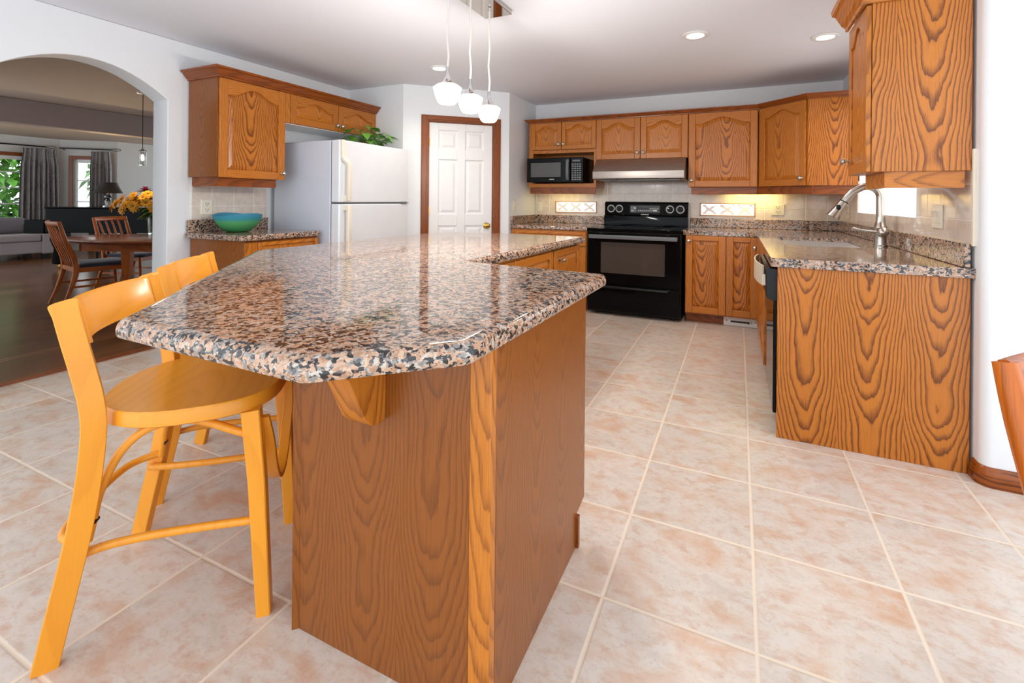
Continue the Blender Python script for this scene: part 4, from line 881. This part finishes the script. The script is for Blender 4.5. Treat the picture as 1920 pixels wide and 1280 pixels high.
# ------------------------------------------------------------------ dining chairs
def lerp(A, n): return [A[i] + (A[i + 1] - A[i]) * k / n for i in range(len(A) - 1) for k in range(n)] + [A[-1]]
def dining_chair(label, loc, rz):
    r = thing('dining_chair', label, 'chair', (loc[0], loc[1], 0), rz, 'teak dining chairs'); w = .245
    prof = [(-.335, 0), (-.29, .12), (-.235, .30), (-.215, .43), (-.235, .55), (-.292, .70), (-.335, .85), (-.358, .948)]
    for s in (1, -1):
        m = MB().bar(sm([(s * (w + .012 * (1 - min(1, z / .45))), y, z) for y, z in prof], 3), lerp([.026, .032, .042, .050, .046, .042, .040, .036], 3), lerp([.024, .030, .046, .056, .048, .042, .038, .030], 3), (1, 0, 0), ch=.58); m.build('leg', M['teak'], r, smooth=True, ang=75)
        m = MB().bar([(s * .235, .235, .44), (s * .24, .25, .22), (s * .248, .265, 0)], [.042, .036, .024], [.042, .036, .024], (1, 0, 0), ch=.6); m.build('leg', M['teak'], r, smooth=True, ang=75)
    n = 10; pts = [(-w + 2 * w * k / n, -.352 - .045 * math.sin(PI * k / n), .925) for k in range(n + 1)]
    m = MB().bar(pts, .028, .055, (0, 1, .35), ch=.6); m.build('top_rail', M['teak'], r, smooth=True, ang=75)
    for k in range(4):
        x = -.147 + .098 * k; m = MB().bar([(x * .9, -.218, .43), (x * .92, -.25, .55), (x * .96, -.305, .70), (x, -.355, .85), (x, -.386, .915)], [.02, .026, .03, .024, .02], .012, (1, 0, 0), ch=.5); m.build('slat', M['teak'], r, smooth=True, ang=75)
    m = MB(); m.box(-w, w, -.235, -.2, .39, .44, 'x'); m.box(-w, w, .215, .25, .385, .435, 'x'); m.box(-w - .005, -w + .02, -.22, .24, .385, .44, 'y'); m.box(w - .02, w + .005, -.22, .24, .385, .44, 'y'); m.build('seat_frame', M['teak'], r, bevel=.006)
    P = roundpoly([(-.25, -.20), (.25, -.20), (.285, .29), (-.285, .29)], [.05, .05, .08, .08]); m = MB(); cc = lambda q, z: [(x * q, .04 + (y - .04) * q, z) for x, y in P]
    m.loft([cc(.96, .437), cc(1, .445), cc(1, .462), cc(.96, .474), (cc(.6, .482)), cc(.1, .484)]); lab(m.build('seat', M['navy'], r, smooth=True, ang=75), 'navy upholstered seat pad')
    for s in (1, -1): m = MB(); m.bar([(s * .25, -.26, .23), (s * .245, .245, .23)], .022, .014, (0, 0, 1)); m.build('stretcher', M['teak'], r)
    return r
def rz_of(fx, fy): return math.atan2(-fx, fy)
ca = dining_chair('teak slat-back chair with navy seat at the near end of the dining table', (-6.77, 2.91), rz_of(.173, .983))
cb = copy_tree(ca); cb.location = (-7.38, 3.62, 0); cb.rotation_euler.z = rz_of(.9, .42); cb['label'] = 'teak slat-back chair with navy seat behind the dining table, beside the vase'
cc_ = copy_tree(ca); cc_['label'] = 'teak slat-back chair at the lower right edge of the photo'
th = math.radians(-145)
cc_.location = (.836, .962, 0); cc_.rotation_euler.z = th

# ------------------------------------------------------------------ dining table, vase, flowers
tr2 = .4328
r = thing('dining_table', 'oval teak dining table seen through the arch', 'table', (-6.21, 3.43, 0), tr2)
m = MB(); el = lambda a, b, z: [(a * math.cos(2 * PI * k / 56), b * math.sin(2 * PI * k / 56), z) for k in range(56)]
m.loft([el(1.14, .54, .690), el(1.19, .59, .700), el(1.21, .61, .722), el(1.205, .605, .738), el(1.19, .59, .742)], 'x'); m.build('tabletop', M['teak_table'], r, smooth=True)
m = MB(); m.box(-.8, .8, -.36, -.33, .60, .69, 'x'); m.box(-.8, .8, .33, .36, .60, .69, 'x'); m.box(-.8, -.77, -.36, .36, .60, .69, 'y'); m.box(.77, .8, -.36, .36, .60, .69, 'y'); m.build('apron', M['teak'], r)
for x in (-.3, .75):
    for y in (-.3, .3):
        m = MB().bar([(x, y, .69), (x, y, .35), (x + math.copysign(.06, x), y * 1.15, 0)], [.12, .09, .06], [.10, .08, .05], (1, 0, 0), ch=.4); m.build('leg', M['teak'], r, smooth=True)
r = thing('vase', 'clear cut-glass vase of flowers on the dining table', 'vase', (-6.70, 3.52, .743))
m = MB().lathe([(.001, 0), (.085, 0), (.095, .01), (.10, .08), (.108, .2), (.118, .245), (.112, .245), (.10, .19), (.088, .03), (.001, .02)], 24); m.build('glass', M['vaseg'], r, smooth=True)
m = MB(); random.seed(9)
for k in range(12): a = k * 2.4; m.tube([(.05 * math.cos(a), .05 * math.sin(a), .03), (.03 * math.cos(a + 2), .03 * math.sin(a + 2), .22)], .006, 6)
bpy_st = m.build('flower_stems', M['stem'], r)
def flower(name, label, cat, mats, petals, rad, grp, layers):
    r = thing(name, label, cat, (0, 0, 0), 0, grp)
    m = MB()
    for L in range(layers):
        for k in range(petals):
            a = 2 * PI * (k + .5 * L) / petals; ra = rad * (1 - .25 * L); leafmesh(m, (.012 * math.cos(a), .012 * math.sin(a), .01 + .012 * L), (ra * math.cos(a), ra * math.sin(a), .02 + .025 * L - .01 * L), ra * .28, .012 - .01 * L, 4)
    m.build('petals', mats[0], r)
    m = MB().lathe([(.001, .0), (.02, .004), (.024, .016), (.014, .028), (.001, .03)], 10); m.build('flower_heart', mats[1], r, smooth=True)
    return r
yf_ = flower('yellow_flower', 'yellow daisy-like flower in the vase bouquet', 'flower', (M['yellow'], M['yellowc']), 9, .07, 'yellow flowers in the vase', 2)
random.seed(21); cen = Vector((-6.70, 3.52, 1.10)); pts = []
for k in range(46):
    a = 2.39996 * k; t = (k + .5) / 46; el_ = 1.45 * t - .25; rr2 = .40 + .03 * math.sin(k * 3)
    pts.append(Vector((rr2 * math.cos(a) * math.cos(el_), rr2 * math.sin(a) * math.cos(el_), .17 * math.sin(el_) - .005)))
pts = [p for p in pts if min((cen + p - Vector(q)).length for q in ((-6.86, 3.46, 1.275), (-6.60, 3.60, 1.275))) > .15]
for k, p in enumerate(pts):
    f = yf_ if k == 0 else copy_tree(yf_); f.location = cen + p; f.rotation_mode = 'QUATERNION'; f.rotation_quaternion = Vector((0, 0, 1)).rotation_difference((p + Vector((0, 0, .08))).normalized())
mg = flower('chrysanthemum', 'large magenta chrysanthemum on top of the bouquet', 'flower', (M['magenta'], M['magenta']), 18, .115, 'magenta chrysanthemums', 4)
mg.location = (-6.86, 3.46, 1.275)
mg2 = copy_tree(mg); mg2.location = (-6.60, 3.60, 1.275); mg2.rotation_euler = (0, .4, .3)
for q in (mg, mg2): q['label'] = 'magenta chrysanthemum on top of the vase bouquet'
gl_ = MB(); random.seed(5)
for k in range(60):
    a = random.uniform(0, 2 * PI); e = random.uniform(-.5, .6); p = Vector((.19 * math.cos(a) * math.cos(e), .19 * math.sin(a) * math.cos(e), 1.07 + .12 * math.sin(e) - 0)) + Vector((-6.70, 3.52, 0))
    leafmesh(gl_, Vector((-6.70, 3.52, 1.0)) * .35 + p * .65, p + Vector((.05 * math.cos(a), .05 * math.sin(a), -.06)), .03, .03)
o = gl_.build('bouquet_foliage', M['leafd']); tag(o, 'dark green leaves under the flowers of the vase bouquet', 'leaves'); o['kind'] = 'stuff'
# dining pendant
r = thing('pendant_lamp', 'slim lit crystal pendant lamp hanging over the dining table', 'pendant lamp', (-6.55, 3.27, 1.60))
m = MB().lathe([(.06, ZC - 1.60), (.06, ZC - 1.62), (.01, ZC - 1.63)], 20); m.build('canopy', M['whitemetal'], r, smooth=True)
m = MB().tube([(0, 0, .2), (0, 0, ZC - 1.62)], .004, 8); m.build('cord', M['blackm'], r)
m = MB().lathe([(.035, .0), (.038, .01), (.042, .17), (.036, .185), (.032, .185), (.036, .01)], 12); m.build('crystal_shade', M['crystal'], r)
m = MB().lathe([(.002, .06), (.014, .075), (.014, .12), (.002, .14)], 12); m.build('bulb', M['bulb'], r, smooth=True)
m = MB().lathe([(.02, .185), (.014, .20), (.005, .21)], 12); m.build('cap', M['chrome'], r)
ld = bpy.data.lights.new('pendant_glow', 'POINT'); ld.energy = 5; ld.color = (1, .72, .4); ld.shadow_soft_size = .05
lo = bpy.data.objects.new('pendant_glow', ld); COL.objects.link(lo); lo.parent = r; lo.location = (0, 0, -.06)

# ------------------------------------------------------------------ grand piano (long side across the view)
r = thing('grand_piano', 'black grand piano behind the dining table', 'piano', (-10.15, 3.90, 0), tr2)
case = roundpoly([(-.28, .0), (2.0, .0), (2.35, .35), (2.2, .9), (1.4, 1.15), (.75, 1.55), (-.28, 1.65)], [.03, .3, .4, .4, .5, .3, .03], 8)
m = MB().prism(case, .62, 1.02); m.build('case', M['blackpiano'], r, bevel=.008)
m = MB().prism([(x * 1.01, y * 1.01 - .012) for x, y in case], 1.022, 1.045); m.build('lid', M['blackpiano'], r, bevel=.006)
m = MB().box(-.62, -.281, .02, 1.62, .60, .70); m.box(-.62, -.281, .0, .08, .60, .83); m.box(-.62, -.281, 1.57, 1.65, .60, .83); m.build('keybed', M['blackpiano'], r, bevel=.012)
m = MB().box(-.60, -.32, .09, 1.56, .701, .725); lab(m.build('keyboard', M['whitemetal'], r), 'white piano keys')
for x, y in ((-.12, .12), (-.12, 1.5), (1.65, .5)):
    m = MB().loft([[(x + a * w_, y + b * w_, z) for a, b in ((-1, -1), (1, -1), (1, 1), (-1, 1))] for w_, z in ((.09, .62), (.095, .5), (.06, .35), (.075, .10), (.06, .085))]); lg = m.build('leg', M['blackpiano'], r, bevel=.008)
    m = MB().lathe([(.03, .085), (.03, .05), (.045, .045), (.03, .0), (.01, .0)], 12, c=(x, y, 0)); lab(m.build('caster', M['brass'], lg), 'brass caster')
m = MB().box(-.02, .05, .6, .95, .06, .1); m.box(.0, .03, .65, .67, .1, .62); m.box(.0, .03, .88, .9, .1, .62); m.build('pedal_lyre', M['blackpiano'], r)
# lamp on the piano
lx, ly = Matrix.Translation((-10.15, 3.90, 0)) @ Matrix.Rotation(tr2, 4, 'Z') @ Vector((.47, .35, 0)), None
r = thing('table_lamp', 'glass table lamp with black bell shade above the black piano', 'lamp', (lx.x, lx.y, 1.046))
m = MB().lathe([(.001, 0), (.07, 0), (.07, .015), (.035, .03), (.05, .09), (.03, .13), (.055, .18), (.03, .2), (.015, .22)], 18); m.build('base', M['crystal'], r, smooth=True)
m = MB().lathe([(.205, .235), (.19, .26), (.165, .31), (.14, .37), (.128, .42), (.124, .42), (.136, .37), (.16, .31), (.186, .26), (.2, .235)], 28); sh = m.build('lamp_shade', M['lampshade'], r, smooth=True)
m = MB().lathe([(.199, .237), (.184, .26), (.158, .31), (.134, .37), (.121, .418), (.117, .418), (.13, .37), (.154, .31), (.18, .26), (.195, .237)], 28); m.build('shade_lining', M['lampglow'], sh, smooth=True)
m = MB().tube([(0, 0, .2), (0, 0, .42)], .005, 8); m.build('harp', M['brass'], r); m = MB().lathe([(.001, .28), (.02, .3), (.025, .33), (.001, .36)], 12); m.build('bulb', M['bulb'], r, smooth=True)
ld = bpy.data.lights.new('lamp_glow', 'POINT'); ld.energy = 45; ld.color = (1, .7, .36); ld.shadow_soft_size = .03
lo = bpy.data.objects.new('lamp_glow', ld); COL.objects.link(lo); lo.parent = r; lo.location = (0, 0, .40)
# sofa, facing +x
r = thing('sofa', 'grey upholstered sofa under the large living room window', 'sofa', (-12.7, 3.4, 0), R90)
def soft(name, mat, a, par, bv=.05): return MB().box(*a).build(name, mat, par, bevel=bv, seg=4)
soft('base', M['sofa'], (-1.25, 1.25, -.45, .48, .12, .34), r, .02); soft('arm', M['sofa'], (1.03, 1.28, -.48, .5, .10, .68), r, .03); soft('arm', M['sofa'], (-1.28, -1.03, -.48, .5, .10, .68), r, .03); soft('backrest', M['sofa'], (-1.03, 1.03, .25, .5, .3, .78), r, .04)
for x in (-1.02, .005): soft('seat_cushion', M['sofa'], (x, x + 1.015, -.47, .26, .345, .48), r, .04); lab(soft('back_cushion', M['sofad'], (x + .03, x + .985, .06, .26, .485, .80), r, .07), 'darker grey back cushion')
for x in (-1.15, 1.1):
    for y in (-.4, .4): box('foot', M['blackm'], x - .05, x + .05, y - .05, y + .05, 0, .12, r)

# curtains and rods
def curtain(name, label, p0, p1, z0, z1, folds, amp):
    p0, p1 = Vector(p0), Vector(p1); d = p1 - p0; L = d.length; T = Matrix.Translation((p0.x, p0.y, 0)) @ Matrix.Rotation(math.atan2(d.y, d.x), 4, 'Z')
    m = MB(); m.T = T; n = folds * 10; H = [z0, z0 + .5, (z0 + z1) / 2, z1 - .35, z1 - .12, z1 - .06, z1]; A = [1, 1, .9, .7, .3, .3, .6]; F = [1.0, 1.0, .98, .94, .84, .82, .84]
    for th in (0,):
        rings = []
        for z, a, f in zip(H, A, F):
            fr_ = [(L / 2 + (k / n - .5) * L * f + .012 * math.sin(k * .37 + z), -.10 + amp * a * math.sin(2 * PI * folds * k / n) + .012 * math.sin(k * .9 + z * 2), z) for k in range(n + 1)]
            rings.append(fr_ + [(x, y + .006, zz) for x, y, zz in reversed(fr_)])
        m.loft(rings, 'z')
    return tag(m.build(name, M['satin'], smooth=True), label, 'curtain')
curtain('curtain', 'silver-grey pleated curtain left of the bay corner', (-13.74, 4.55), (-13.74, 5.22), .02, 2.24, 8, .05)
bw = Vector((.7071, .7071)); bp0 = Vector((-13.8, 5.27)); bo = Vector((.7071, -.7071)) * .04
q0 = bp0 + bw * .58 + bo; q1 = bp0 + bw * 1.02 + bo
curtain('curtain', 'silver-grey pleated curtain beside the narrow bay window', (q0.x, q0.y), (q1.x, q1.y), .02, 2.24, 6, .045)
def rod(label, p0, p1, z):
    r = thing('curtain_rod', label, 'curtain rod', (p0[0], p0[1], z)); v = Vector((p1[0] - p0[0], p1[1] - p0[1], 0)); u_ = v.normalized(); nn = Vector((u_.y, -u_.x, 0))
    m = MB().tube([(0, 0, 0), tuple(v)], .014, 8); m.build('rod', M['bronze'], r)
    m = MB(); rg = []
    for k in range(17): a = 2 * PI * k / 16; rg.append(v + u_ * (.09 - .09 * math.cos(a)) + Vector((0, 0, .025 * math.sin(a))))
    m.tube(rg, .006, 6); m.build('finial', M['bronze'], r)
    m = MB().tube([tuple(v * .05 + nn * -.1 + Vector((0, 0, -.03))), tuple(v * .05)], .01, 6); m.build('bracket', M['bronze'], r)
rod('black curtain rod over the large living room window', (-13.66, 2.6), (-13.66, 4.98), 2.29)
a_, b_ = bp0 + bw * .05 + Vector((.7071, -.7071)) * .12, bp0 + bw * .98 + Vector((.7071, -.7071)) * .12
rod('black curtain rod over the narrow bay window', (a_.x, a_.y), (b_.x, b_.y), 2.29)

# ------------------------------------------------------------------ garden beyond the living room windows
struct(box('ground_garden', M['grass'], -40, -14.6, -12, 24, -.5, -.35, bevel=0), 'lawn outside the living room windows', 'lawn')
random.seed(3)
def tree(label, x, y, h, rad, mat, n):
    r = thing('garden_tree', label, 'tree', (x, y, -.35), 0, 'garden trees outside the windows')
    m = MB().tube([(0, 0, 0), (.05, .03, h * .4), (-.03, .05, h * .8)], [.14, .1, .04], 8); m.build('trunk', M['bark'], r, smooth=True)
    m = MB()
    for k in range(n):
        a = random.uniform(0, 2 * PI); c = random.uniform(-1, 1); q = random.uniform(.55, 1) ** .5 * rad; s_ = math.sqrt(1 - c * c)
        p = Vector((q * s_ * math.cos(a), q * s_ * math.sin(a), h * .55 + q * c * h * .48 / rad)); d = Vector((random.uniform(-1, 1), random.uniform(-1, 1), random.uniform(-1, .4))).normalized() * random.uniform(.26, .46)
        leafmesh(m, p, p + d, random.uniform(.08, .15), .05, 2)
    m.build('foliage', mat, r)
tree('bushy light green tree outside the large window', -17.6, 5.2, 3.6, 1.3, M['leaf'], 1500)
tree('dark green conifer-like tree outside the large window', -22.5, 3.6, 5.0, 1.7, M['leafd'], 1500)
tree('leafy green tree outside the narrow bay window', -16.8, 8.6, 4.2, 1.4, M['leaf'], 1500)
tree('tall green tree farther out between the two windows', -21.5, 11.5, 5.2, 1.8, M['leaf'], 1200)
